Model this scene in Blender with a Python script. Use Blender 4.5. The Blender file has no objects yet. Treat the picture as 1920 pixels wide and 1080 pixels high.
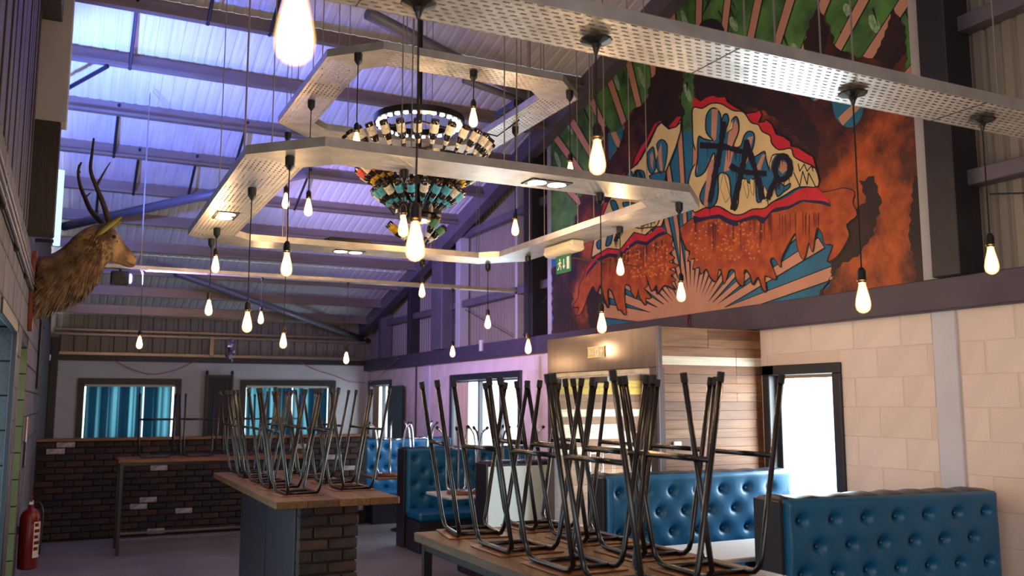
import bpy, math, random
from mathutils import Vector, Matrix
from mathutils.geometry import tessellate_polygon
R = random.Random(7)
scene = bpy.context.scene
COL = scene.collection

# ------------------------------------------------------------------ camera
F, YH, VX, H = 1680.0, 755.0, 128.0, 1.75
PITCH = math.atan((YH - 540) / F)
YAW = math.atan((960 - VX) / math.hypot(F, YH - 540))
cam = bpy.data.objects.new('camera', bpy.data.cameras.new('camera'))
COL.objects.link(cam)
cam.location = (0, 0, H)
cam.rotation_euler = (math.pi / 2 + PITCH, 0, -YAW)
cam.data.sensor_width = 36
cam.data.lens = 36 * F / 1920
cam.data.clip_end = 200
cam.data.dof.use_dof = True
cam.data.dof.focus_distance = 5.6
cam.data.dof.aperture_fstop = 2.4
scene.camera = cam

# ------------------------------------------------------------------ world and light
scene.view_settings.view_transform = 'Standard'
scene.view_settings.look = 'None'
scene.view_settings.gamma = 1
scene.view_settings.use_curve_mapping = False
scene.view_settings.exposure = 0.4
scene.cycles.use_denoising = True
scene.cycles.max_bounces = 7
scene.cycles.transparent_max_bounces = 16
scene.cycles.sample_clamp_indirect = 4
scene.cycles.caustics_reflective = False
scene.cycles.caustics_refractive = False
world = bpy.data.worlds.new('overcast_sky')
scene.world = world
world.use_nodes = True
bg = world.node_tree.nodes['Background']
bg.inputs[0].default_value = (0.86, 0.94, 1.0, 1)
bg.inputs[1].default_value = 3.0

def area(name, loc, rot, sx, sy, power, color):
    l = bpy.data.lights.new(name, 'AREA'); l.shape = 'RECTANGLE'
    l.size, l.size_y, l.energy, l.color = sx, sy, power, color
    o = bpy.data.objects.new(name, l); COL.objects.link(o)
    o.location = loc; o.rotation_euler = rot
    return o
HP = math.pi / 2
DAY = (0.80, 0.92, 1.0)
# daylight standing in the window openings (each lamp fills its opening, outside the glass, except the added rear fill)
area('daylight_gable_window', (5.70, 5.70, 1.45), (0, HP, 0), 1.1, .80, 75, (.9, .96, 1))
area('daylight_gable_far_window', (5.70, 12.15, 1.58), (0, HP, 0), 1.0, 2.3, 70, DAY)
area('daylight_gable_corner_window', (5.70, 17.1, 1.58), (0, HP, 0), 1.0, 1.2, 25, DAY)
area('daylight_lobby_door', (5.70, 7.15, 1.05), (0, HP, 0), 2.0, 1.4, 70, (.92, .97, 1))
area('daylight_end_window_a', (1.01, 18.15, 1.6), (-HP, 0, 0), 1.6, 1.0, 11, (.55, .88, 1))
area('daylight_end_window_b', (3.9, 18.15, 1.6), (-HP, 0, 0), 1.6, 1.0, 11, (.55, .88, 1))
area('daylight_left_doorway', (-.60, 5.95, 1.15), (0, -HP, 0), 2.0, 1.4, 16, (.45, .84, 1))
area('daylight_left_doorway_far', (-.60, 8.15, 1.15), (0, -HP, 0), 2.0, 1.0, 2.5, (.45, .84, 1))
area('daylight_side_windows', (-4.95, -.5, 1.7), (0, -HP, 0), 1.8, 5.0, 55, (.55, .84, 1))
area('rear_fill_light', (-1.6, -4.95, 2.3), (HP, 0, 0), 5.0, 2.4, 190, (1.0, .84, .74))  # warm fill added behind the camera to light the gable, no window there

# ------------------------------------------------------------------ pixel helpers (photo frame 1920x1080)
FW = Vector((math.cos(PITCH) * math.sin(YAW), math.cos(PITCH) * math.cos(YAW), math.sin(PITCH)))
RT = Vector((math.cos(YAW), -math.sin(YAW), 0)); UP = RT.cross(FW); CP = Vector((0, 0, H))
def ray(x, y): return FW * F + RT * (x - 960) + UP * (540 - y)
def onX(x, y, X): d = ray(x, y); return CP + d * (X / d.x)
def onY(x, y, Y): d = ray(x, y); return CP + d * (Y / d.y)
def onZ(x, y, Z): d = ray(x, y); return CP + d * ((Z - H) / d.z)
def zat(X, Y, py):
    k = (540 - py) / F; a = Vector((X, Y, 0))
    return H + (k * a.dot(FW) - a.dot(UP)) / (UP.z - k * FW.z)

# ------------------------------------------------------------------ mesh builder
class MB:
    def __init__(s): s.v = []; s.f = []
    def add(s, vs, fs):
        n = len(s.v); s.v += [tuple(q) for q in vs]; s.f += [tuple(i + n for i in q) for q in fs]; return s
    def box(s, a, b):
        x0, y0, z0 = a; x1, y1, z1 = b
        return s.add([(x0,y0,z0),(x1,y0,z0),(x1,y1,z0),(x0,y1,z0),(x0,y0,z1),(x1,y0,z1),(x1,y1,z1),(x0,y1,z1)],
                     [(0,3,2,1),(4,5,6,7),(0,1,5,4),(1,2,6,5),(2,3,7,6),(3,0,4,7)])
    def cbox(s, a, b, c=.004):
        """box with chamfered edges"""
        x0, y0, z0 = a; x1, y1, z1 = b
        c = min(c, (x1-x0)*.45, (y1-y0)*.45, (z1-z0)*.45)
        V = []; idx = {}
        for i, (X, xs) in enumerate(((x0, 1), (x1, -1))):
            for j, (Y, ys) in enumerate(((y0, 1), (y1, -1))):
                for k, (Z, zs) in enumerate(((z0, 1), (z1, -1))):
                    idx[i,j,k] = len(V)
                    V += [(X, Y+ys*c, Z+zs*c), (X+xs*c, Y, Z+zs*c), (X+xs*c, Y+ys*c, Z)]
        fs = []
        def q(keys, ax): return tuple(idx[k] + ax for k in keys)
        fs.append(q([(0,0,0),(0,0,1),(0,1,1),(0,1,0)], 0)); fs.append(q([(1,0,0),(1,1,0),(1,1,1),(1,0,1)], 0))
        fs.append(q([(0,0,0),(1,0,0),(1,0,1),(0,0,1)], 1)); fs.append(q([(0,1,0),(0,1,1),(1,1,1),(1,1,0)], 1))
        fs.append(q([(0,0,0),(0,1,0),(1,1,0),(1,0,0)], 2)); fs.append(q([(0,0,1),(1,0,1),(1,1,1),(0,1,1)], 2))
        for i in (0,1):
            for j in (0,1):
                fs.append((idx[i,j,0]+0, idx[i,j,0]+1, idx[i,j,1]+1, idx[i,j,1]+0))
                fs.append((idx[i,0,j]+0, idx[i,0,j]+2, idx[i,1,j]+2, idx[i,1,j]+0))
                fs.append((idx[0,i,j]+1, idx[0,i,j]+2, idx[1,i,j]+2, idx[1,i,j]+1))
        for k in idx: fs.append((idx[k], idx[k]+1, idx[k]+2))
        return s.add(V, fs)
    def tube(s, pts, r, n=8, caps=True):
        pts = [Vector(p) for p in pts]; m = len(pts)
        rs = r if isinstance(r, (list, tuple)) else [r] * m
        T = []
        for i in range(m):
            t = pts[min(i+1, m-1)] - pts[max(i-1, 0)]; T.append(t.normalized())
        ref = Vector((0,0,1)) if abs(T[0].z) < .9 else Vector((1,0,0))
        u = T[0].cross(ref).normalized(); V = []
        for i in range(m):
            u = (u - T[i] * u.dot(T[i])).normalized(); w = T[i].cross(u)
            for k in range(n):
                a = 2*math.pi*k/n; V.append(pts[i] + (u*math.cos(a) + w*math.sin(a)) * rs[i])
        fs = [(i*n+k, i*n+(k+1)%n, (i+1)*n+(k+1)%n, (i+1)*n+k) for i in range(m-1) for k in range(n)]
        if caps: fs += [tuple(range(n-1, -1, -1)), tuple((m-1)*n+k for k in range(n))]
        return s.add(V, fs)
    def lathe(s, prof, n=16, M=Matrix()):
        V = []; m = len(prof)
        for r, z in prof:
            for k in range(n):
                a = 2*math.pi*k/n; V.append(M @ Vector((r*math.cos(a), r*math.sin(a), z)))
        fs = [(i*n+k, i*n+(k+1)%n, (i+1)*n+(k+1)%n, (i+1)*n+k) for i in range(m-1) for k in range(n)]
        fs += [tuple(range(n-1, -1, -1)), tuple((m-1)*n+k for k in range(n))]
        return s.add(V, fs)
    def torus(s, c, R_, r, n=48, m=8, M=Matrix()):
        pts = [M @ (Vector(c) + Vector((R_*math.cos(2*math.pi*i/n), R_*math.sin(2*math.pi*i/n), 0))) for i in range(n)]
        V = []
        for i in range(n):
            a = 2*math.pi*i/n; d = Vector((math.cos(a), math.sin(a), 0))
            for k in range(m):
                b = 2*math.pi*k/m
                V.append(M @ (Vector(c) + d*(R_ + r*math.cos(b)) + Vector((0,0,r*math.sin(b)))))
        return s.add(V, [(i*m+k, ((i+1)%n)*m+k, ((i+1)%n)*m+(k+1)%m, i*m+(k+1)%m) for i in range(n) for k in range(m)])
    def prism(s, poly, w):
        """poly = 3d points of a flat outline, w = extrusion vector"""
        n = len(poly); w = Vector(w); P = [Vector(p) for p in poly]
        tri = tessellate_polygon([P])
        V = P + [p + w for p in P]
        fs = [tuple(t) for t in tri] + [tuple(i + n for i in reversed(t)) for t in tri]
        fs += [(i, (i+1) % n, (i+1) % n + n, i + n) for i in range(n)]
        return s.add(V, fs)
    def build(s, name, mat, parent=None, smooth=False, auto=None):
        me = bpy.data.meshes.new(name); me.from_pydata(s.v, [], s.f); me.update()
        o = bpy.data.objects.new(name, me); COL.objects.link(o)
        if mat: me.materials.append(mat)
        if smooth:
            me.polygons.foreach_set('use_smooth', [True] * len(me.polygons))
        if parent: o.parent = parent
        return o

def fix_normals(o):
    import bmesh
    bm = bmesh.new(); bm.from_mesh(o.data); bmesh.ops.recalc_face_normals(bm, faces=bm.faces); bm.to_mesh(o.data); bm.free()
    return o
def tag(o, label=None, cat=None, group=None, kind=None):
    if label: o['label'] = label
    if cat: o['category'] = cat
    if group: o['group'] = group
    if kind: o['kind'] = kind
    return o
def thing(name, label, cat, loc=(0,0,0), rz=0, group=None, kind=None):
    o = bpy.data.objects.new(name, None); COL.objects.link(o); o.empty_display_size = .05
    o.location = loc; o.rotation_euler = (0, 0, rz)
    return tag(o, label, cat, group, kind)
def copy_tree(o, parent=None):
    c = o.copy(); COL.objects.link(c); c.parent = parent
    for ch in o.children: copy_tree(ch, c)
    return c
def share(src, name, loc, parent, mat=None, scale=None, rot=None):
    o = bpy.data.objects.new(name, src.data); COL.objects.link(o); o.parent = parent; o.location = loc
    if scale: o.scale = scale
    if rot: o.rotation_euler = rot
    if mat:
        o.material_slots[0].link = 'OBJECT'; o.material_slots[0].material = mat
    return o
def bez(pts, n=6, closed=False):
    """Catmull-Rom through the points"""
    P = [Vector(p) for p in pts]; m = len(P); out = []
    rng = range(m if closed else m - 1)
    for i in rng:
        g = (lambda k: P[k % m]) if closed else (lambda k: P[max(0, min(m-1, k))])
        a, b, c, d = g(i-1), g(i), g(i+1), g(i+2)
        for k in range(n):
            t = k / n
            out.append(.5*((2*b) + (c-a)*t + (2*a-5*b+4*c-d)*t*t + (3*b-a-3*c+d)*t**3))
    if not closed: out.append(P[-1])
    return out

# ------------------------------------------------------------------ materials
def s2l(c):
    return tuple((x/255/12.92 if x/255 <= .04045 else ((x/255+.055)/1.055)**2.4) for x in c) + (1,)
def mat(name, rgb, rough=.6, metal=0, var=.0, vscale=6, bump=0, bscale=40, rgb2=None, stretch=(1,1,1), spec=.5, coord='Object', emit=None, estr=0, trans=0):
    m = bpy.data.materials.new(name); m.use_nodes = True
    nt = m.node_tree; b = nt.nodes['Principled BSDF']
    c1 = s2l(rgb); b.inputs['Base Color'].default_value = c1
    b.inputs['Roughness'].default_value = rough; b.inputs['Metallic'].default_value = metal
    b.inputs['Specular IOR Level'].default_value = spec
    if emit:
        b.inputs['Emission Color'].default_value = s2l(emit); b.inputs['Emission Strength'].default_value = estr
    if trans: b.inputs['Transmission Weight'].default_value = trans
    tc = nt.nodes.new('ShaderNodeTexCoord'); mp = nt.nodes.new('ShaderNodeMapping')
    mp.inputs['Scale'].default_value = stretch; nt.links.new(tc.outputs[coord], mp.inputs[0])
    if var or rgb2:
        nz = nt.nodes.new('ShaderNodeTexNoise'); nz.inputs['Scale'].default_value = vscale; nz.inputs['Detail'].default_value = 5
        nt.links.new(mp.outputs[0], nz.inputs['Vector'])
        rp = nt.nodes.new('ShaderNodeValToRGB')
        c2 = s2l(rgb2) if rgb2 else tuple(x*(1-var) for x in c1[:3]) + (1,)
        c3 = c1 if rgb2 else tuple(min(1, x*(1+var*.5)) for x in c1[:3]) + (1,)
        rp.color_ramp.elements[0].position = .32; rp.color_ramp.elements[1].position = .68
        rp.color_ramp.elements[0].color = c2; rp.color_ramp.elements[1].color = c3
        nt.links.new(nz.outputs[0], rp.inputs[0]); nt.links.new(rp.outputs[0], b.inputs['Base Color'])
    if bump:
        n2 = nt.nodes.new('ShaderNodeTexNoise'); n2.inputs['Scale'].default_value = bscale; n2.inputs['Detail'].default_value = 4
        nt.links.new(mp.outputs[0], n2.inputs['Vector'])
        bp = nt.nodes.new('ShaderNodeBump'); bp.inputs['Strength'].default_value = bump; bp.inputs['Distance'].default_value = .01
        nt.links.new(n2.outputs[0], bp.inputs['Height']); nt.links.new(bp.outputs[0], b.inputs['Normal'])
    return m
def emitter(name, color, strength):
    m = bpy.data.materials.new(name); m.use_nodes = True; nt = m.node_tree
    nt.nodes.remove(nt.nodes['Principled BSDF']); e = nt.nodes.new('ShaderNodeEmission')
    e.inputs[0].default_value = tuple(color) + (1,); e.inputs[1].default_value = strength
    nt.links.new(e.outputs[0], nt.nodes['Material Output'].inputs[0]); return m
def thin_glass(name, tint=(.9,.95,.95), gloss=.08, emit=None, estr=0):
    m = bpy.data.materials.new(name); m.use_nodes = True; nt = m.node_tree
    nt.nodes.remove(nt.nodes['Principled BSDF'])
    t = nt.nodes.new('ShaderNodeBsdfTransparent'); t.inputs[0].default_value = tint + (1,)
    g = nt.nodes.new('ShaderNodeBsdfGlossy'); g.inputs['Roughness'].default_value = .03
    mx = nt.nodes.new('ShaderNodeMixShader'); mx.inputs[0].default_value = gloss
    nt.links.new(t.outputs[0], mx.inputs[1]); nt.links.new(g.outputs[0], mx.inputs[2]); out = mx
    if emit:
        e = nt.nodes.new('ShaderNodeEmission'); e.inputs[0].default_value = emit + (1,); e.inputs[1].default_value = estr
        ad = nt.nodes.new('ShaderNodeAddShader'); nt.links.new(mx.outputs[0], ad.inputs[0]); nt.links.new(e.outputs[0], ad.inputs[1]); out = ad
    nt.links.new(out.outputs[0], nt.nodes['Material Output'].inputs[0]); return m
def perforated(name, along_y):
    m = mat(name, (214, 210, 206), .36, .6, .2, 9)
    nt = m.node_tree; b = nt.nodes['Principled BSDF']
    tc = nt.nodes.new('ShaderNodeTexCoord'); mp = nt.nodes.new('ShaderNodeMapping')
    if along_y: mp.inputs['Rotation'].default_value = (0, 0, HP)
    nt.links.new(tc.outputs['Object'], mp.inputs[0])
    br = nt.nodes.new('ShaderNodeTexBrick'); br.offset = .5; br.squash = 1
    br.inputs['Scale'].default_value = 1; br.inputs['Brick Width'].default_value = .050; br.inputs['Row Height'].default_value = .030
    br.inputs['Mortar Size'].default_value = .0102; br.inputs['Mortar Smooth'].default_value = 0
    nt.links.new(mp.outputs[0], br.inputs['Vector'])
    tr = nt.nodes.new('ShaderNodeBsdfTransparent'); mx = nt.nodes.new('ShaderNodeMixShader')
    nt.links.new(br.outputs['Fac'], mx.inputs[0]); nt.links.new(tr.outputs[0], mx.inputs[1]); nt.links.new(b.outputs[0], mx.inputs[2])
    nt.links.new(mx.outputs[0], nt.nodes['Material Output'].inputs[0]); return m

M = dict(
    cream=mat('cream_block_paint', (238, 218, 208), .75, 0, .05, 3, .3, 60),
    white=mat('white_wall_paint', (214, 212, 222), .8, 0, .08, 2, .15, 50),
    grey_block=mat('grey_block_paint', (86, 80, 84), .8, 0, .18, 4, .5, 45),
    olive_block=mat('olive_block_paint', (92, 98, 66), .75, 0, .2, 5, .4, 45),
    joint=mat('block_joint', (230, 208, 196), .9),
    grey_joint=mat('grey_block_joint', (50, 46, 50), .9),
    beam=mat('dark_band_paint', (74, 64, 82), .55, 0, .15, 3),
    clad=mat('wall_cladding', (142, 132, 122), .5, .1, .1, 3, stretch=(1, 1, .2)),
    roof=mat('roof_liner', (226, 224, 232), .5, 0, .12, 4, stretch=(9, .25, 1)),
    purlin=mat('galvanised_purlin', (150, 134, 122), .32, .5, .12, 8, stretch=(.4, 2, 2)),
    steel=mat('painted_steel', (104, 96, 108), .5, .2, .15, 4),
    steel_dark=mat('dark_steel', (48, 46, 52), .5, .3, .2, 5),
    brace=mat('bracing_tube', (128, 124, 140), .45, .3, .1, 4),
    pale_col=mat('pale_column_paint', (176, 172, 176), .6, 0, .08, 4),
    floor=mat('concrete_floor', (128, 122, 120), .45, 0, .25, 1.5, .08, 30),
    plank=[mat('lobby_plank_%d' % i, c, .6, 0, .35, 7, .25, 30, stretch=(.5, 8, 8)) for i, c in enumerate(((122,76,46),(112,70,42),(128,84,54),(104,64,38),(134,94,64)))],
    plank_pale=mat('pale_plank', (206, 192, 172), .6, 0, .2, 7, stretch=(.5, 8, 8)),
    plank_yellow=mat('yellow_plank', (186, 148, 52), .6, 0, .25, 7, stretch=(.5, 8, 8)),
    dark_wood=mat('dark_cladding_board', (52, 42, 40), .6, 0, .3, 6, .2, 30, stretch=(6, 6, .5)),
    header=mat('lobby_header_panel', (118, 108, 110), .22, .5, .15, 5, stretch=(1, 2, .3)),
    frame=mat('dark_frame_paint', (42, 40, 48), .45),
    brick=[mat('old_brick_%d' % i, c, .85, 0, .45, 14, .7, 55) for i, c in enumerate(((60,42,37),(50,38,36),(68,46,38),(42,34,35),(54,44,42)))],
    brick_white=mat('whitewashed_brick', (178, 166, 166), .85, 0, .5, 22, .7, 55),
    mortar=mat('brick_mortar', (48, 42, 41), .95, 0, .3, 20, .6, 50),
    top_wood=[mat('table_board_%d' % i, c, .5, 0, .45, 5, .15, 30, stretch=(9, .7, 9)) for i, c in enumerate(((98,64,28),(84,54,24),(112,74,34)))],
    ledge=mat('ledge_wood', (128, 86, 56), .5, 0, .4, 5, stretch=(.7, 9, 9)),
    seat_wood=mat('stool_seat_wood', (120, 74, 44), .4, 0, .4, 6, stretch=(8, 1, 8)),
    black_metal=mat('black_tube', (20, 17, 19), .26, .1, spec=.6),
    cap=mat('rubber_cap', (16, 15, 16), .7),
    black=mat('black_plastic', (18, 18, 20), .4),
    cord=mat('cord_fabric', (20, 18, 18), .8),
    brass=mat('lamp_holder_brass', (120, 92, 46), .3, .9),
    chrome=mat('chrome', (210, 212, 214), .15, 1),
    tray_plain=mat('galvanised_tray', (206, 202, 198), .36, .65, .2, 8),
    tray_x=perforated('perforated_tray_lengthwise', False), tray_y=perforated('perforated_tray_crosswise', True),
    wire=mat('steel_wire', (170, 160, 150), .4, .7),
    blue=mat('blue_leatherette', (14, 92, 136), .40, 0, .12, 5, .12, 90),
    blue_dark=mat('dark_blue_leatherette', (18, 30, 48), .4, 0, .15, 5),
    booth_side=mat('booth_side_panel', (38, 34, 44), .45, 0, .15, 5),
    pale_panel=mat('pale_laminate', (196, 206, 208), .35),
    table_white=mat('white_laminate', (222, 220, 224), .3),
    glass=thin_glass('window_glass'), door_glass=thin_glass('door_glass', (.93, .97, .96), .10),
    bulb_glass=thin_glass('bulb_glass', (1, .93, .8), .05, (1.0, .52, .18), .9),
    filament=emitter('filament_glow', (1.0, .66, .36), 140),
    downlight=emitter('downlight_disc', (1.0, .86, .68), 5),
    led=emitter('led_disc', (.92, .97, 1.0), 5),
    neon=emitter('blue_tube_glow', (.36, .64, 1.0), 1.7),
    fur=mat('deer_hide', (166, 134, 96), .9, 0, 0, 9, .5, 70, rgb2=(84, 62, 44)),
    fur_dark=mat('deer_mane', (132, 104, 72), .95, 0, 0, 14, rgb2=(62, 46, 34)),
    antler=mat('antler_bone', (50, 32, 24), .75, 0, .3, 20, .4, 60),
    ear=mat('ear_green_lit', (132, 124, 66), .9, 0, .2, 20),  # greenish light on the ears put into their colour
    plaque=mat('plaque_wood', (134, 66, 34), .45, 0, .3, 8, stretch=(8, 8, .6)),
    red=mat('extinguisher_red', (112, 12, 18), .3), label_white=mat('printed_label', (226, 222, 216), .6, 0, .1, 30),
    paper=mat('paper_notice', (218, 210, 206), .8), orange_paper=mat('orange_print', (222, 140, 96), .8),
    curtain=None, rope=mat('pink_garland', (176, 72, 104), .8),
    foil=mat('crumpled_foil', (160, 150, 190), .25, .8, .4, 40),
    bottle=mat('brown_bottle_glass', (34, 22, 14), .12, 0, spec=.8), bottle_label=mat('bottle_label', (214, 206, 188), .6, 0, .35, 60),
    bottle_blue=mat('blue_bottle_label', (70, 158, 184), .6, 0, .35, 60), bottle_red=mat('red_bottle_label', (206, 58, 44), .5, 0, .4, 50),
    bottle_green=mat('green_bottle_label', (66, 120, 84), .6, 0, .35, 60), bottle_yellow=mat('gold_foil_label', (196, 150, 40), .4, .4, .3, 50),
    sign_green=mat('sign_green', (20, 128, 92), .5), sign_white=mat('sign_white', (236, 240, 236), .6),
    sign_gold=mat('sign_gold', (186, 160, 92), .45), lamp_white=mat('lamp_housing', (228, 218, 196), .5),
)
def curtain_mat():
    m = bpy.data.materials.new('blue_curtain'); m.use_nodes = True; nt = m.node_tree
    nt.nodes.remove(nt.nodes['Principled BSDF'])
    d = nt.nodes.new('ShaderNodeBsdfDiffuse'); d.inputs[0].default_value = (.02, .09, .14, 1)
    t = nt.nodes.new('ShaderNodeBsdfTranslucent'); t.inputs[0].default_value = (.02, .14, .22, 1)
    tc = nt.nodes.new('ShaderNodeTexCoord'); mp = nt.nodes.new('ShaderNodeMapping'); mp.inputs['Scale'].default_value = (7, .01, .05)
    nz = nt.nodes.new('ShaderNodeTexNoise'); nz.inputs['Scale'].default_value = 1.6; nz.inputs['Detail'].default_value = 2
    rp = nt.nodes.new('ShaderNodeValToRGB'); rp.color_ramp.elements[0].position = .49; rp.color_ramp.elements[1].position = .63
    rp.color_ramp.elements[0].color = (.003, .012, .022, 1); rp.color_ramp.elements[1].color = (.08, .20, .24, 1)  # bands put the light and shade of the folds into the translucent colour
    nt.links.new(tc.outputs['Object'], mp.inputs[0]); nt.links.new(mp.outputs[0], nz.inputs['Vector']); nt.links.new(nz.outputs[0], rp.inputs[0]); nt.links.new(rp.outputs[0], t.inputs[0])
    mx = nt.nodes.new('ShaderNodeMixShader'); mx.inputs[0].default_value = .6
    nt.links.new(d.outputs[0], mx.inputs[1]); nt.links.new(t.outputs[0], mx.inputs[2])
    nt.links.new(mx.outputs[0], nt.nodes['Material Output'].inputs[0]); return m
M['curtain'] = curtain_mat()

# ================================================================== THE SETTING
WR, WL, D = 5.5, -.335, 17.93           # gable wall, left wall, far wall
Z0, SL = 3.15, .25                       # underside of purlins at the far wall, roof slope
def zr(Y): return Z0 + SL * (D - Y) if Y > 0 else Z0 + SL * (D + Y)
def struct(o, label, cat): return tag(o, label, cat, kind='structure')
BOT, TOP = 2.39, 2.61                    # dark band on the gable wall

struct(MB().box((-5.1, -5.1, -.2), (5.8, 18.3, 0)).build('floor', M['floor']), 'grey polished concrete floor of the hall', 'floor')

# ---- roof: ribbed liner sheets, purlins, rafters, bracing
roof = thing('ceiling', 'sloping ribbed roof liner over steel purlins', 'ceiling', kind='structure')
def roof_sheet(ya, yb, x0, x1, off=.20, pitch=.125):
    mb = MB(); V = []; xs = []
    x = x0
    while x < x1:
        xs += [(x, 0), (x + pitch*.62, 0), (x + pitch*.72, .006), (x + pitch*.90, .006)]; x += pitch
    for (xx, dz) in xs: V += [(xx, ya, zr(ya) + off + dz), (xx, yb, zr(yb) + off + dz)]
    return mb.add(V, [(2*i, 2*i+1, 2*i+3, 2*i+2) for i in range(len(xs)-1)])
yy = [18.2, 15.1, 12.0, 8.9, 5.8, 2.7, 0]
for a, b in zip(yy, yy[1:]):
    roof_sheet(b - .02, a, -5.1, 5.8).build('roof_sheet', M['roof'], roof)
roof_sheet(-5.1, 0, -5.1, 5.8).build('roof_sheet', M['roof'], roof)
def purlin_mb(L0, L1):
    mb = MB()
    prof = [(-.035, .0), (.035, .0), (.035, .012), (-.023, .012), (-.023, .188), (.06, .188), (.06, .2), (-.035, .2)]
    prof = [(-.062, .03), (.032, .03), (.032, .19), (.09, .19), (.09, .2), (.02, .2), (.02, .042), (-.050, .042), (-.050, .062), (-.062, .062)]
    n = len(prof)
    return mb.add([(L0, y, z) for y, z in prof] + [(L1, y, z) for y, z in prof],
                  [(i, (i+1) % n, (i+1) % n + n, i+n) for i in range(n)] + [tuple(range(n)), tuple(range(2*n-1, n-1, -1))])
PY = [17.40 - .948 * i for i in range(15)]
pm = purlin_mb(-5.0, 5.45).build('purlin', M['purlin'], roof); fix_normals(pm); pm.location = (0, PY[0], zr(PY[0]))
for y in PY[1:]:
    share(pm, 'purlin', (0, y, zr(y)), roof)
# rafter against the gable and one over the left wall
for X0, X1, nm in ((5.28, 5.44, 'rafter'),):
    MB().prism([(X0, 17.9, zr(17.9)-.06), (X0, 0.0, zr(0)-.06), (X0, 0.0, zr(0)+.19), (X0, 17.9, zr(17.9)+.19)], (X1-X0, 0, 0)).build(nm, M['steel'], roof)
# wind bracing tubes under the purlins
def onroof(x, y, z0):
    d = ray(x, y); t = (z0 + SL*D - H) / (d.z + SL*d.y); return CP + d*t
for (a, b, r) in (((118, 425), (575, 325), .060), ((330, 512), (692, 640), .055), ((690, 25), (1040, 205), .065), ((870, 150), (1010, 200), .04), ((1000, 240), (770, 262), .05)):
    MB().tube([onroof(*a, Z0-.12), onroof(*b, Z0-.12)], r, 10).build('bracing_tube', M['brace'], roof, True)
# short stays between purlins
for (x, i) in ((1.02, 9), (.38, 8), (.33, 6), (1.62, 9), (1.3, 5), (1.75, 6), (.62, 5), (2.1, 10), (2.9, 11), (2.75, 5), (3.4, 10), (.2, 4)):
    if i + 1 < len(PY):
        MB().tube([(x, PY[i], zr(PY[i])+.02), (x, PY[i+1], zr(PY[i+1])+.16)], .018, 6).build('purlin_stay', M['steel_dark'], roof)
# diagonal strut off the left column
MB().tube([onroof(128, 165, Z0-.02), onroof(202, 124, Z0+.0)], .022, 6).build('purlin_stay', M['steel_dark'], roof)

# ---- gable wall
wr = thing('wall_right', 'gable wall of cream painted blocks below and ribbed cladding above', 'wall', kind='structure')
OPEN = [(5.27, 6.10, .9, 2.02), (6.45, 7.95, 0, 2.05), (10.95, 13.35, 1.05, 2.10), (16.45, 17.85, 1.05, 2.10)]
def wall_with_openings(axis_pos, thick, a0, a1, z0, z1, opens, axis='X'):
    mb = MB(); cuts = sorted({a0, a1} | {o[0] for o in opens} | {o[1] for o in opens})
    for p, q in zip(cuts, cuts[1:]):
        segs = [(z0, z1)]
        for o in opens:
            if o[0] <= p and o[1] >= q: segs = [(z0, o[2]), (o[3], z1)]
        for s0, s1 in segs:
            if s1 - s0 > .01:
                if axis == 'X': mb.box((axis_pos, p, s0), (axis_pos + thick, q, s1))
                else: mb.box((p, axis_pos, s0), (q, axis_pos + thick, s1))
    return mb
wall_with_openings(WR + .004, .168, -5.1, 18.1, 0, TOP, OPEN).build('backing', M['joint'], wr)
bl = MB().cbox((-.2145, -.2145/2*0, 0), (.2145, .03, .2165), .004)
blk = MB().cbox((-.03, -.2155, -.1085), (.0, .2155, .1085), .005)
def lay_blocks(parent, src, xface, ya, yb, ztop, rows, opens, mats, flip=1, skip=()):
    n = 0
    for k in range(rows):
        zc = ztop - .225*k - .1125
        y = ya + (.225 if k % 2 else 0) + .2155
        while y < yb:
            lo, hi = y - .22, y + .22
            segs = [(lo, hi)]
            for o in opens:
                if o[2] - .08 < zc < o[3] + .08:
                    new = []
                    for s0, s1 in segs:
                        if o[1] <= s0 or o[0] >= s1: new.append((s0, s1)); continue
                        if o[0] - s0 > .05: new.append((s0, o[0]))
                        if s1 - o[1] > .05: new.append((o[1], s1))
                    segs = new
            for s0, s1 in segs:
                w = (s1 - s0 - .009) / .431
                b = share(src, 'block', (xface + flip*R.uniform(-.0008, .0008), (s0+s1)/2, zc), parent, R.choice(mats), (1, w, 1))
                n += 1
            y += .45
    return n
block0 = MB().cbox((0, -.2165, -.1095), (.03, .2165, .1095), .0025).build('block', M['cream'], wr)
block0.location = (WR, 3.1, BOT - .1125)
CREAM = [M['cream'], mat('cream_block_paint_b', (236, 215, 204), .75, 0, .08, 3, .25, 60), mat('cream_block_paint_c', (240, 221, 211), .75, 0, .08, 3, .25, 60)]
lay_blocks(wr, block0, WR, 3.33, 17.9, BOT, 8, OPEN + [(4.19, 4.40, 0, 3), (6.19, 8.12, 0, 3)], CREAM)
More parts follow.
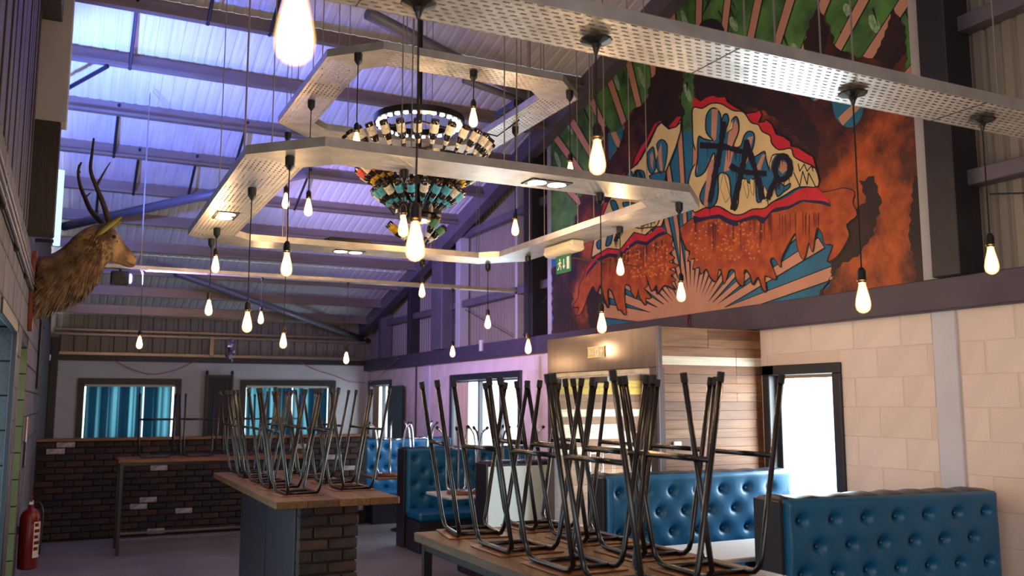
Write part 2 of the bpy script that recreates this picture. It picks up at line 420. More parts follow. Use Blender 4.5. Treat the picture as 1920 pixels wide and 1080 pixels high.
# plain pilaster strip and the column above it
MB().cbox((WR - .02, 4.20, 0), (WR + .03, 4.39, BOT), .006).build('pilaster', M['white'], wr)
MB().cbox((WR - .10, 2.0, BOT), (WR + .02, 17.9, TOP), .006).build('dark_band', M['beam'], wr)
def cladding(X, y0, y1, pitch=.11):
    mb = MB(); P = []
    y = y0
    while y < y1:
        P += [(y, 0), (y+pitch*.55, 0), (y+pitch*.66, .022), (y+pitch*.9, .022)]; y += pitch
    V = []
    for (q, dx) in P: V += [(X+dx, q, TOP-.1), (X+dx, q, zr(q)+.24)]
    return mb.add(V, [(2*i, 2*i+1, 2*i+3, 2*i+2) for i in range(len(P)-1)])
cladding(WR + .12, -.0, 18.0).build('cladding', M['clad'], wr)
MB().box((WR+.16, -5.1, TOP-.1), (WR+.2, 0, 8.0)).build('cladding', M['clad'], wr)
for z in (3.29, 4.40, 5.5):
    MB().cbox((WR - .02, 0.0 if z > 4 else 0.0, z - .055), (WR + .11, min(17.8, D - (z - Z0)/SL if z > Z0+.2 else 17.8), z + .055), .006).build('girt', M['steel'], wr)
for y0, y1, x0, m in ((4.03, 4.25, .16, 'steel_dark'), (4.25, 4.392, .075, 'pale_col'), (9.95, 10.08, .04, 'pale_col'), (10.32, 10.56, .14, 'steel_dark'), (13.45, 13.92, .16, 'steel'), (12.95, 13.12, .06, 'pale_col'), (16.7, 16.9, .12, 'steel'), (11.0, 11.06, .02, 'pale_col'), (15.2, 15.35, .08, 'steel_dark')):
    MB().cbox((WR - x0, y0, TOP), (WR + .1, y1, zr(y1)+.1), .006).build('column', M[m], wr)
# thin tie rods across the cladding bays
for a, b in (((12.9, 3.2), (11.2, 2.66)), ((10.9, 2.66), (10.1, 3.2)), ((3.9, 3.15), (2.8, 2.95)), ((13.2, 2.7), (13.4, 3.2))):
    MB().tube([(WR + .02, *a), (WR + .02, *b)], .006, 6).build('tie_rod', M['steel_dark'], wr)
MB().cbox((WR-.13, 11.95, 2.50), (WR-.10, 12.03, 2.66), .004).build('junction_box', M['label_white'], wr)
MB().tube([(WR-.015, 15.0, .2), (WR-.015, 15.0, TOP)], .016, 8).build('conduit', M['steel_dark'], wr)
MB().cbox((WR - .02, 14.35, .2), (WR + .02, 14.55, BOT), .005).build('pilaster', M['white'], wr)

def window_x(name, y0, y1, z0, z1, label, fw=.10, mull=()):
    w = thing(name, label, 'window', (WR, (y0+y1)/2, z0), kind='structure')
    o = (WR, (y0+y1)/2, z0)
    def L(a, b): return tuple(p-q for p, q in zip(a, o)), tuple(p-q for p, q in zip(b, o))
    for a, b in (((WR-.03, y0-fw, z1), (WR+.14, y1+fw, z1+fw)), ((WR-.03, y0-fw, z0-fw*.6), (WR+.14, y1+fw, z0)),
                 ((WR-.03, y0-fw, z0), (WR+.14, y0, z1)), ((WR-.03, y1, z0), (WR+.14, y1+fw, z1))):
        MB().cbox(*L(a, b), .006).build('frame', M['frame'], w)
    for m_ in mull: MB().cbox(*L((WR+.05, m_-.025, z0), (WR+.12, m_+.025, z1)), .004).build('mullion', M['steel_dark'], w)
    MB().box(*L((WR+.05, y0, z1-.03), (WR+.10, y1, z1)), ).build('head_bar', M['chrome'], w)
    MB().box(*L((WR+.085, y0, z0), (WR+.090, y1, z1)), ).build('pane', M['glass'], w)
    return w
window_x('window_1', 5.34, 6.06, .9, 1.985, 'blown-out bright window in a dark frame behind the front blue booths', .085, (6.03,))
w2 = window_x('window_2', 10.98, 13.32, 1.05, 2.09, 'gable window with dark frame and drawn-back curtain beyond the lobby', .10, (11.7, 12.45))
window_x('window_3', 16.48, 17.7, 1.05, 2.09, 'narrow window at the far corner of the gable wall', .10, (17.1,))
# the heavy lintel beside the lobby
MB().cbox((WR-.03, 6.0, 1.988), (WR+.02, 6.175, 2.068), .004).build('lintel', M['frame'], wr)

# ---- far wall
wf = thing('wall_far', 'far end wall painted white with a dark eaves band', 'wall', kind='structure')
FO = [(.25, 1.78, 1.05, 2.08), (3.07, 4.72, 1.05, 2.08)]
wall_with_openings(D, .16, -.4, 5.6, 0, 2.5, FO, 'Y').build('wall_panel', M['white'], wf)
MB().cbox((-.33, D-.06, 2.5), (5.42, D+.1, 2.60), .005).build('eaves_band', M['frame'], wf)
MB().cbox((-.2, D-.10, 2.60), (5.42, D+.1, 2.66), .005).build('eaves_rail', M['purlin'], wf)
mb = MB(); V = []; P = []; x = -.4
while x < 5.6: P += [(x, 0), (x+.12, 0), (x+.14, .025), (x+.2, .025)]; x += .22
for q, dy in P: V += [(q, D+.03+dy, 2.6), (q, D+.03+dy, 3.7)]
mb.add(V, [(2*i, 2*i+1, 2*i+3, 2*i+2) for i in range(len(P)-1)]).build('cladding', M['clad'], wf)
for z in (2.95, 3.03): MB().cbox((-.3, D-.12, z), (5.42, D+.02, z+.045), .005).build('eaves_beam', M['purlin'], wf)
MB().cbox((-.33, D-.16, 0), (-.2, D, 2.9), .006).build('corner_post', M['frame'], wf)
MB().cbox((2.35, D-.14, 2.62), (2.43, D-.04, 3.0), .005).build('cleat', M['purlin'], wf)
def window_y(name, x0, x1, z0, z1, label, fw=.11):
    w = thing(name, label, 'window', ((x0+x1)/2, D, z0), kind='structure'); o = ((x0+x1)/2, D, z0)
    def L(a, b): return tuple(p-q for p, q in zip(a, o)), tuple(p-q for p, q in zip(b, o))
    for a, b in (((x0-fw, D-.05, z1), (x1+fw, D+.14, z1+fw)), ((x0-fw, D-.05, z0-.05), (x1+fw, D+.14, z0)), ((x0-fw, D-.05, z0), (x0, D+.14, z1)), ((x1, D-.05, z0), (x1+fw, D+.14, z1))):
        MB().cbox(*L(a, b), .006).build('frame', M['frame'], w)
    MB().box(*L((x0, D+.01, z1-.04), (x1, D+.04, z1)), ).build('curtain_rail', M['label_white'], w)
    MB().box(*L((x0, D+.125, z0), (x1, D+.130, z1)), ).build('pane', M['glass'], w)
window_y('window_4', .25, 1.78, 1.05, 2.08, 'far wall window left of the dark panel, dark framed')
window_y('window_5', 3.07, 4.72, 1.05, 2.08, 'far wall window right of the dark panel, dark framed')
def curtain(x0, x1, z0, z1, y, label, gap=()):
    mb = MB(); n = int((x1-x0)/.012); V = []
    ph = R.uniform(0, 6)
    for i in range(n+1):
        x = x0 + (x1-x0)*i/n
        d = .018*math.sin(x*38+ph) + .013*math.sin(x*71+ph*2) + .01*math.sin(x*17)
        V += [(x, y+d, z0), (x + .004*math.sin(x*30), y+d*.6, z1)]
    o = mb.add(V, [(2*i, 2*i+2, 2*i+3, 2*i+1) for i in range(n)]).build('curtain', M['curtain'], None, True)
    tag(o, label, 'curtain', 'blue curtains in the far windows')
curtain(.27, 1.235, 1.06, 2.045, D+.055, 'blue pleated curtain, left half of the left far window')
curtain(1.25, 1.735, 1.06, 2.045, D+.055, 'blue pleated curtain, right half of the left far window')
curtain(3.10, 3.97, 1.06, 2.045, D+.055, 'blue pleated curtain, left half of the right far window')
curtain(3.99, 4.68, 1.06, 2.045, D+.055, 'blue pleated curtain, right half of the right far window')

# ---- left wall
wl = thing('wall_left', 'grey painted block wall below dark vertical boards', 'wall', kind='structure')
LO = [(5.2, 6.75, 0, 2.25), (7.55, 8.76, 0, 2.22)]
wall_with_openings(WL - .20, .188, 3.2, 18.1, 0, 2.975, LO).build('backing', M['grey_joint'], wl)
lb0 = MB().cbox((-.03, -.2155, -.1085), (0, .2155, .1085), .006).build('block', M['grey_block'], wl); lb0.location = (WL, 3.7, 2.975-.1125)
LB = [M['grey_block'], mat('grey_block_paint_b', (80, 74, 79), .8, 0, .18, 4, .5, 45), mat('grey_block_paint_c', (91, 85, 88), .8, 0, .18, 4, .5, 45)]
nb = lay_blocks(wl, lb0, WL, 3.95, 13.0, 2.975, 13, LO, LB, -1)
MB().box((WL - .02, 13.0, 0), (WL, 18.0, 2.975)).build('wall_panel', M['grey_block'], wl)
# olive reveals of the doorway, block by block
for k in range(10):
    MB().cbox((WL-.19, 8.735, .0+.222*k), (WL-.003, 8.765, .0+.222*k+.214), .004).build('reveal_block', M['olive_block'], wl)
for k in range(10):
    MB().cbox((WL-.19, 6.73, .0+.225*k), (WL-.003, 6.755, .0+.225*k+.217), .004).build('reveal_block', M['grey_block'], wl)
MB().box((WL-.212, 7.4, 0), (WL-.206, 8.9, 2.3)).build('door_leaf', M['glass'], wl)
MB().box((WL-.212, 5.1, 0), (WL-.206, 6.9, 2.3)).build('door_leaf', M['glass'], wl)
for a, b in (((WL-.02, 6.70, 0), (WL+.012, 6.80, 2.28)), ((WL-.02, 5.2, 2.20), (WL+.012, 6.80, 2.28))):
    MB().cbox(a, b, .004).build('door_trim', M['frame'], wl)
for z, r in ((2.70, .016), (2.655, .012), (2.76, .012)):
    for ya, yb in ((3.4, 8.14), (8.56, 12.4)): MB().tube([(WL+.022, ya, z), (WL+.022, yb, z)], r, 8).build('conduit', M['steel'], wl, True)
for k in (0, 1, 2, 4, 5):
    MB().cbox((WL-.002, 4.6+1.3*k, 2.63), (WL+.03, 4.66+1.3*k, 2.79), .003).build('conduit_clip', M['steel_dark'], wl)
y = 3.3
while y < 7.35:
    w = R.uniform(.15, .19); dx = R.uniform(0, .012)
    MB().cbox((WL-.06, y, 2.98), (WL-.01+dx, y+w-.008, zr(y)+.1), .003).build('board', M['dark_wood'], wl); y += w
while y < 17.8:
    MB().cbox((WL-.06, y, 2.98), (WL-.015, y+.24, zr(y)+.05), .004).build('board', M['dark_wood'], wl); y += .25
tc1 = thing('trim_1', 'pale boxed column on the left wall above dark casing', 'column', kind='structure')
MB().cbox((WL-.02, 7.30, 3.83), (-.128, 7.52, zr(7.5)+.15), .006).build('column', M['pale_col'], tc1)
MB().cbox((WL-.02, 7.31, 2.98), (-.165, 7.50, 3.83), .006).build('column_casing', M['dark_wood'], tc1)
MB().cbox((WL-.02, 6.9, 4.6), (-.20, 7.30, 4.75), .006).build('bracket', M['steel_dark'], tc1)
MB().cbox((WL-.02, 6.6, 5.0), (-.24, 7.28, zr(6.6)), .006).build('panel', M['olive_block'], tc1)
MB().tube([(WL+.02, 11.2, 1.9), (WL+.02, 11.2, 3.0)], .018, 8).build('conduit', M['steel_dark'], wl)

# ---- the unseen rest of the hall behind the camera
wb = MB(); wb.box((-5.1, 3.2, 0), (WL-.2, 3.3, 8.0)); wb.build('wall_return', M['grey_block'])
struct(bpy.data.objects['wall_return'], 'grey return wall left of the camera', 'wall')
struct(MB().box((-5.2, -5.2, 0), (-5.1, 3.3, 8.2)).build('wall_side', M['white']), 'white side wall behind the camera', 'wall')
struct(MB().box((-5.2, -5.2, 0), (5.8, -5.1, 8.0)).build('wall_rear', M['white']), 'white rear wall behind the camera', 'wall')
# ================================================================== MURAL
mural = thing('mural', 'large painted mural of two fanged mouths with the letters TAP over sun rays', 'mural', (5.44, 7.17, TOP))
XM = 5.445
def clip(poly, f):
    out = []; n = len(poly)
    for i in range(n):
        a, b = poly[i], poly[(i+1) % n]; fa, fb = f(a), f(b)
        if fa >= 0: out.append(a)
        if (fa >= 0) != (fb >= 0):
            t = fa/(fa-fb); out.append((a[0]+(b[0]-a[0])*t, a[1]+(b[1]-a[1])*t))
    return out
CLIPS = [lambda p: 9.94-p[0], lambda p: p[0]-4.395, lambda p: p[1]-TOP-.002, lambda p: zr(p[0])-.05-p[1]]
def wallpt(p):
    q = onX(p[0], p[1], XM); return (q.y, q.z)
class Paint:
    def __init__(s, name, rgb, layer, mat_=None, **kw):
        s.pieces = []; s.hold = False; s.split = kw.get('split', True); s.name = name; s.x = XM - .0016*layer; s.m = mat_ or mat(name+'_paint', rgb, .6, 0, kw.get('var', .12), kw.get('vs', 5), rgb2=kw.get('rgb2'))
    def poly(s, pts, wall=False):
        P = [p if wall else wallpt(p) for p in pts]
        for f in CLIPS: P = clip(P, f) if len(P) > 2 else []
        if len(P) < 3: return
        s.k = getattr(s, 'k', 0) + 1
        V = [Vector((s.x - 1.2e-5*(s.k % 70), a, b)) for a, b in P]
        tri = tessellate_polygon([[Vector((a, b, 0)) for a, b in P]])
        if not s.hold or not s.pieces: s.pieces.append(MB())
        s.pieces[-1].add(V, tri)
    def strip(s, pts, w, closed=False):
        """brush line: pts in photo pixels, w width (or list) in pixels"""
        P = [Vector(p) for p in pts]; n = len(P)
        ws = w if isinstance(w, (list, tuple)) else [w]*n
        rng = n if closed else n-1
        outer = s.hold
        if not outer: s.pieces.append(MB()); s.hold = True
        for i in range(rng):
            a, b = P[i], P[(i+1) % n]; d = b-a
            if d.length < 1e-6: continue
            d.normalize(); nn = Vector((-d.y, d.x)); wa, wb = ws[i]/2, ws[(i+1) % n]/2
            e = d*min(wa, wb)*.5
            s.poly([tuple(a-e+nn*wa), tuple(b+e+nn*wb), tuple(b+e-nn*wb), tuple(a-e-nn*wa)])
        s.hold = outer
    def done(s):
        if not s.split:
            one = MB()
            for p in s.pieces: one.add(p.v, p.f)
            s.pieces = [one]
        for pc in s.pieces:
            if not pc.f: continue
            o = pc.build(s.name, s.m, mural); o.location = -Vector(mural.location)
            if not s.split: o['kind'] = 'stuff'
            for p in o.data.polygons:
                if p.normal.x > 0: p.flip()
c4 = lambda *a: [(1020+x/3.6, 130+y/3.6) for x, y in a]
c5 = lambda *a: [(1020+x/3.858, 380+y/3.858) for x, y in a]
c6 = lambda *a: [(1280+x/3.6, 130+y/3.6) for x, y in a]
q3 = lambda *a: [(1280+x/3, y/3) for x, y in a]
q6 = lambda *a: [(1280+x/3, 360+y/3) for x, y in a]
sm = lambda pts, n=4: [tuple(p) for p in bez(pts, n, True)]
def jag(pts, amp, n=5, seed=1):
    r = random.Random(seed); P = [Vector(p) for p in pts]; out = []
    for i in range(len(P)):
        a, b = P[i], P[(i+1) % len(P)]; d = b-a; nn = Vector((-d.y, d.x)).normalized() if d.length else Vector((0, 0))
        k = max(1, int(d.length/9))
        for j in range(k): out.append(tuple(a + d*(j/k) + nn*(r.uniform(.2, 1)*amp*(1 if j % 2 else -.6))))
    return out
bd = [(4.395, TOP), (9.94, TOP), (9.94, zr(9.94)-.05), (4.395, zr(4.395)-.05)]
MB().prism([(XM, a, b) for a, b in bd], (.012, 0, 0)).build('board', mat('mural_blue_ground', (34, 112, 150), .6, 0, .25, 3), mural).location = -Vector(mural.location)

g = Paint('green_spray', (98, 150, 70), 1, rgb2=(46, 80, 48), vs=4)
g.poly([(1030, 450), (1075, 425), (1120, 400), (1165, 320), (1200, 290), (1250, 250), (1302, 245), (1312, 150), (1420, 95), (1470, 112), (1520, 90), (1600, 140), (1650, 190), (1770, 260), (1760, -420), (1020, -420)]); g.done()
bl_ = Paint('pale_spray', (176, 196, 170), 2, rgb2=(110, 150, 96), vs=30, split=False)
for x, y, rx, ry in ((1107, 190, 5, 22), (1155, 150, 5, 20), (1290, 175, 5, 18), (1203, 145, 4, 20), (1376, 45, 7, 14), (1068, 235, 5, 18), (1046, 300, 4, 16), (1590, 20, 8, 14), (1640, 45, 10, 18), (1285, 40, 5, 22), (1490, 90, 6, 10)):
    bl_.poly([(x+rx*math.cos(a*.52)+.3*ry*math.sin(a*.52), y+ry*math.sin(a*.52)) for a in range(12)])
bl_.done()
dk = Paint('dark_foliage_streaks', (26, 34, 24), 2, var=.2, split=False)
rr = random.Random(4)
for k in range(90):
    x, y = rr.uniform(1050, 1720), rr.uniform(-10, 210)
    if x < 1290 and y > 380-(x-1041)*.9: continue
    L = rr.uniform(8, 40); a = rr.uniform(-.5, .5)
    dk.strip([(x, y), (x+L*a, y+L)], [rr.uniform(2, 5), .6])
dk.done()

CXY = Vector((1297, 608))
ink = Paint('ray_outline', (24, 22, 26), 3, var=.1, split=False)
ra = Paint('sun_ray', (206, 148, 122), 4, var=.10, vs=3)
rays = [(20, 16, 30), (32, 12, 30), (41, 8, 22), (49, 7, 20), (56.5, 7, 24), (62, 6, 22), (67.5, 6, 22), (73, 6, 20), (78.3, 6, 18), (83.6, 6, 15), (88.6, 7, 14), (93.5, 6, 14),
        (98.5, 6, 15), (103.5, 6, 17), (108.5, 6, 17), (114, 6, 18), (120.5, 6, 20), (126, 6, 20), (132.5, 7, 20), (140, 8, 20), (149, 10, 22), (159, 13, 28), (171, 20, 40)]
for i, (a, w0, w1) in enumerate(rays):
    d = Vector((math.cos(math.radians(a)), -math.sin(math.radians(a))))
    r1 = 950 if 45 < a < 135 else (270 if a > 90 else 285)
    if 165 < a: r1 = 190
    p0, p1 = CXY + d*42, CXY + d*r1
    w1 = w0 + (w1-w0)*min(1, r1/600)*1.0
    ink.strip([tuple(p0), tuple(p1)], [w0*.85+2.6, w1+4.5]); ra.strip([tuple(p0), tuple(p1)], [w0*.85, w1])
ra.poly([(1398, 640)] + [(CXY.x+92*math.cos(t*math.pi/24), CXY.y+6-52*math.sin(t*math.pi/24)) for t in range(25)] + [(1195, 640)])
ink.done(); ra.done()

def fur_mat():
    m = mat('creature_fur_paint', (120, 54, 24), .6); nt = m.node_tree; b = nt.nodes['Principled BSDF']
    tc = nt.nodes.new('ShaderNodeTexCoord'); N = nt.nodes.new
    nz = N('ShaderNodeTexNoise'); nz.inputs['Scale'].default_value = 3.2; nz.inputs['Detail'].default_value = 7; nz.inputs['Roughness'].default_value = .62
    nt.links.new(tc.outputs['Object'], nz.inputs['Vector']); prev = None
    for (px, py), rad in (((1640, 320), .75), ((1585, 330), .45), ((1650, 480), .60), ((1105, 560), .5), ((1110, 440), .4), ((1460, 180), .35)):
        d = N('ShaderNodeVectorMath'); d.operation = 'DISTANCE'; y_, z_ = wallpt((px, py)); d.inputs[1].default_value = (XM, y_, z_)
        nt.links.new(tc.outputs['Object'], d.inputs[0]); mr = N('ShaderNodeMapRange'); mr.inputs[1].default_value = 0; mr.inputs[2].default_value = rad; mr.inputs[3].default_value = .33; mr.inputs[4].default_value = 0
        nt.links.new(d.outputs['Value'], mr.inputs[0])
        if prev: mx = N('ShaderNodeMath'); mx.operation = 'MAXIMUM'; nt.links.new(prev, mx.inputs[0]); nt.links.new(mr.outputs[0], mx.inputs[1]); prev = mx.outputs[0]
        else: prev = mr.outputs[0]
    ad = N('ShaderNodeMath'); ad.operation = 'ADD'; nt.links.new(prev, ad.inputs[0]); nt.links.new(nz.outputs[0], ad.inputs[1])
    rp = N('ShaderNodeValToRGB'); el_ = rp.color_ramp.elements; el_[0].position = .42; el_[0].color = s2l((30, 18, 18)); el_[1].position = .95; el_[1].color = s2l((214, 100, 34))
    e3 = el_.new(.62); e3.color = s2l((92, 40, 20)); nt.links.new(ad.outputs[0], rp.inputs[0]); nt.links.new(rp.outputs[0], b.inputs['Base Color']); return m
fur = Paint('brown_creature', (112, 52, 24), 5, mat_=fur_mat())
inkf = Paint('creature_dark_fur', (24, 16, 18), 5.6, rgb2=(52, 26, 18), vs=4)  # dark brown patches of the painted creatures
# left creature
fur.poly(jag([(1036, 660), (1036, 505), (1062, 470), (1075, 425), (1088, 372), (1104, 330), (1122, 300), (1128, 262), (1138, 225), (1146, 262), (1152, 292), (1160, 270), (1172, 232), (1190, 205), (1212, 190), (1222, 150), (1238, 118), (1275, 112), (1282, 150), (1276, 192), (1284, 212), (1272, 240), (1230, 262), (1205, 300), (1190, 350), (1170, 400), (1150, 440), (1130, 480), (1118, 520), (1128, 590), (1132, 640)], 4, seed=3))
inkf.poly(jag([(1190, 205), (1212, 190), (1222, 150), (1238, 118), (1275, 112), (1282, 150), (1276, 192), (1284, 208), (1268, 222), (1255, 218), (1240, 240), (1215, 250), (1205, 230)], 4, seed=5))
inkf.poly(jag([(1041, 640), (1041, 520), (1060, 530), (1075, 560), (1070, 600), (1085, 640)], 4, seed=6))
inkf.poly(jag([(1095, 520), (1112, 500), (1118, 540), (1132, 560), (1130, 640), (1108, 640)], 3, seed=9))
# blobs of blue and green showing through the fur
# right creature with its ears
fur.poly(jag([(1302, 150), (1300, 96), (1330, 60), (1380, 100), (1420, 110), (1470, 118), (1510, 120), (1508, 80), (1520, 40), (1536, 14), (1556, 50), (1570, 90), (1600, 105), (1640, 110), (1662, 60), (1675, 16), (1698, 50), (1702, 110), (1690, 150), (1735, 230), (1760, 300), (1780, 640), (1500, 640), (1530, 560), (1560, 530), (1560, 470), (1590, 440), (1602, 390), (1580, 372), (1535, 372), (1518, 330), (1470, 300), (1430, 270), (1390, 235), (1350, 215), (1305, 210)], 4, seed=11))
inkf.poly(jag([(1302, 150), (1302, 120), (1380, 128), (1450, 150), (1500, 190), (1540, 250), (1534, 300), (1500, 262), (1460, 225), (1425, 205), (1400, 200), (1350, 192), (1305, 196)], 4, seed=12))
inkf.poly(jag([(1508, 80), (1522, 40), (1536, 14), (1556, 60), (1545, 110), (1515, 112)], 3, seed=13))
inkf.poly(jag([(1640, 110), (1662, 60), (1675, 16), (1698, 50), (1700, 100), (1670, 135)], 3, seed=14))
inkf.poly(jag([(1600, 395), (1625, 380), (1612, 340), (1640, 330), (1655, 380), (1640, 440), (1610, 480), (1575, 500), (1545, 545), (1560, 600), (1500, 640), (1528, 560), (1560, 520), (1562, 470), (1590, 440)], 4, seed=15))
inkf.poly(jag([(1715, 330), (1760, 330), (1775, 640), (1690, 640), (1720, 520), (1705, 440)], 4, seed=16))
fur.done(); inkf.done()
''' orange = Paint('orange_fur_patch', (186, 84, 32), 6.2, rgb2=(108, 46, 22), vs=2.4)
orange.poly(jag([(1545, 268), (1575, 285), (1600, 270), (1640, 262), (1690, 262), (1720, 290), (1700, 330), (1660, 330), (1640, 300), (1612, 318), (1596, 345), (1560, 345), (1535, 300)], 4, seed=21))
orange.poly(jag([(1640, 400), (1690, 380), (1700, 450), (1660, 520), (1600, 560), (1570, 560), (1610, 500)], 4, seed=22))
'''
eye = Paint('creature_eye_gap', (40, 116, 146), 6.4)
for poly in (q3((855, 540), (850, 600), (870, 670), (920, 712), (970, 712), (1010, 660), (1022, 580), (990, 540)), q3((715, 522), (730, 560), (750, 570), (770, 560), (795, 530)), c4((440, 440), (470, 430), (520, 400), (540, 370), (530, 470), (480, 560), (450, 610), (440, 540)), c4((350, 700), (390, 690), (385, 760), (350, 780))):
    eye.poly(sm(poly))
eye.done()
e2 = Paint('creature_eye_ray', (206, 148, 122), 6.6)
for poly in (q3((880, 665), (990, 560), (1012, 570), (1000, 610), (905, 708)), q3((740, 566), (775, 528), (795, 530), (770, 560)), c4((455, 430), (490, 420), (520, 490), (510, 530), (490, 510))): e2.poly(poly)
e2.done()
ball = Paint('dark_ball', (36, 26, 36), 6.6); ball.poly([(1334+26*math.cos(t*.4), 62+27*math.sin(t*.4)) for t in range(16)]); ball.done()

# ---- orange beards
ol = Paint('beard_outline', (26, 14, 16), 7.0, var=.1, split=False)
be = Paint('orange_beard', (196, 92, 34), 7.4, rgb2=(150, 58, 24), vs=9)
beardR = q6((60, 150), (20, 300), (50, 335), (35, 385), (75, 370), (65, 430), (100, 420), (110, 460), (140, 430), (165, 480), (195, 500), (205, 440), (225, 440), (240, 515), (265, 440), (300, 440), (310, 490), (345, 525), (355, 440), (385, 470), (400, 520), (430, 480), (455, 550), (475, 550), (465, 470), (525, 490), (520, 450), (495, 385), (520, 370), (555, 420), (560, 370), (600, 290), (640, 230), (650, 300), (685, 380), (715, 280), (735, 335), (750, 240), (765, 200), (790, 230), (805, 290), (850, 300), (820, 390), (870, 370), (920, 300), (945, 240), (930, 180), (985, 130), (960, 60), (970, 0), (900, -20), (820, 0))
beardR = sm(beardR, 3)
ol.poly([(x+(2 if x > 1400 else -2), y+3) for x, y in beardR]); be.poly(beardR)
ol.strip(beardR, 3, True)
beardL = c5((890, 225), (935, 260), (925, 310), (945, 335), (910, 370), (950, 400), (905, 430), (980, 455), (910, 480), (955, 505), (920, 530), (960, 560), (925, 580), (960, 630), (880, 600), (830, 660), (820, 600), (790, 640), (760, 560), (740, 520), (755, 600), (730, 620), (780, 690), (740, 690), (745, 740), (700, 680), (690, 620), (670, 690), (640, 640), (630, 600), (590, 600), (590, 720), (600, 810), (560, 770), (545, 770), (500, 640), (470, 640), (475, 760), (440, 690), (415, 600), (390, 660), (360, 600), (320, 680), (300, 740), (270, 800), (240, 815), (262, 760), (220, 750), (255, 690), (265, 600), (300, 530), (340, 450), (420, 380), (520, 370), (620, 310), (700, 270), (760, 290), (820, 230))
beardL = sm(beardL, 3)
ol.poly([(x-2, y+2) for x, y in beardL]); be.poly(beardL); ol.strip(beardL, 3, True)
ol.done(); be.done()
dots = Paint('beard_spots', (226, 128, 60), 8.0, var=.1, split=False); drip = Paint('beard_drips', (92, 32, 20), 7.9, var=.1, split=False)
rr = random.Random(8)
for k in range(240):
    x, y = rr.uniform(1296, 1430), rr.uniform(412, 490)
    if k % 2: x, y = rr.uniform(1165, 1255), rr.uniform(455, 520)
    r_ = rr.uniform(1.2, 2.4); dots.poly([(x+r_*math.cos(t*1.05), y+r_*math.sin(t*1.05)) for t in range(6)])
for k in range(60):
    x = rr.uniform(1302, 1540); y0 = 404 + (10 if x < 1400 else -6) + rr.uniform(0, 8)
    drip.strip([(x, y0), (x+rr.uniform(-1, 1), y0+rr.uniform(15, 60))], [1.6, .6])
    x = rr.uniform(1130, 1250); y0 = 490-(x-1130)*.35
    drip.strip([(x, y0), (x, y0+rr.uniform(10, 40))], [1.4, .6])
dots.done(); drip.done()

# ---- lips and fangs
navy = Paint('lip_navy_band', (34, 26, 62), 8.4, var=.1); red = Paint('red_lip', (208, 38, 50), 8.8, var=.15, vs=8)  # navy band painted under the red lips
cream = Paint('cream_fang', (228, 204, 150), 9.2, var=.10, vs=3); lin = Paint('fang_outline', (24, 20, 24), 9.6, var=.1, split=False)
upR = c6((85, 185), (110, 200), (130, 215), (165, 190), (210, 175), (250, 190), (295, 185), (310, 220), (370, 260), (420, 285), (440, 300), (500, 290), (530, 275), (545, 310), (520, 360), (560, 355), (570, 340), (610, 370), (640, 440), (690, 455), (735, 490), (740, 520), (790, 530), (850, 570), (890, 590), (910, 670), (880, 660), (830, 660), (740, 620), (600, 560), (420, 430), (200, 300), (80, 290))
red.poly(sm(upR, 3)); lin.strip(upR[:27], 2.2)
loR = c6((85, 975), (150, 945), (240, 930), (300, 960), (360, 990), (420, 985), (480, 950), (560, 945), (620, 900), (720, 860), (800, 810), (890, 800), (930, 810), (1000, 900), (960, 890), (900, 885), (800, 885), (730, 920), (640, 935), (600, 960), (560, 1000), (500, 985), (420, 1005), (380, 1020), (320, 1010), (260, 980), (190, 990), (120, 1000))
loR = sm(loR, 3); red.poly(loR)
navy.poly(c6((75, 990), (120, 990), (190, 975), (260, 970), (320, 1000), (380, 1010), (480, 975), (560, 985), (620, 940), (720, 900), (800, 870), (900, 870), (1000, 890), (1008, 930), (940, 910), (820, 895), (720, 945), (610, 970), (550, 1045), (500, 1010), (420, 1030), (370, 1060), (310, 1045), (250, 1005), (180, 1015), (85, 1040)))
crR = c6((78, 262), (140, 265), (200, 232), (270, 235), (350, 280), (420, 290), (470, 360), (520, 375), (545, 420), (600, 450), (610, 500), (660, 545), (740, 535), (760, 590), (830, 630), (905, 670), (925, 790), (800, 795), (700, 850), (610, 900), (560, 940), (480, 945), (410, 980), (350, 980), (290, 945), (240, 925), (150, 940), (85, 965), (50, 880), (45, 790), (65, 690), (108, 600), (80, 500), (75, 380))
crR = sm(crR, 3); cream.poly(crR); lin.strip(crR, 2.4, True)
holes = Paint('mouth_gap', (36, 112, 150), 10.0, var=.15); hr = Paint('mouth_gap_ray', (206, 148, 122), 10.4)
HO = [c6((165, 350), (175, 300), (205, 265), (240, 270), (265, 310), (268, 360), (285, 310), (310, 305), (320, 350), (300, 420), (345, 400), (340, 350), (370, 320), (388, 360), (385, 430), (350, 520), (400, 520), (425, 450), (455, 420), (490, 435), (492, 500), (470, 580), (500, 590), (560, 555), (570, 600), (595, 680), (600, 640), (620, 580), (680, 575), (720, 590), (745, 650), (735, 700), (700, 735), (640, 745), (600, 790), (580, 830), (555, 790), (545, 880), (510, 890), (498, 740), (460, 770), (430, 740), (390, 760), (385, 900), (360, 955), (340, 900), (325, 740), (285, 700), (250, 720), (250, 820), (235, 900), (190, 938), (145, 910), (125, 860), (150, 790), (200, 700), (225, 600), (215, 570), (160, 690), (110, 725), (95, 700), (110, 600), (115, 460), (150, 470), (215, 482), (170, 430)),
      c6((640, 800), (670, 770), (700, 790), (735, 770), (730, 800), (690, 830), (650, 860))]
HO = [sm(p, 3) for p in HO]
for p in HO: holes.poly(p)
lin3 = Paint('gap_outline', (22, 18, 22), 10.2, var=.1, split=False)
for p in HO: lin3.strip(p, 2.6, True)
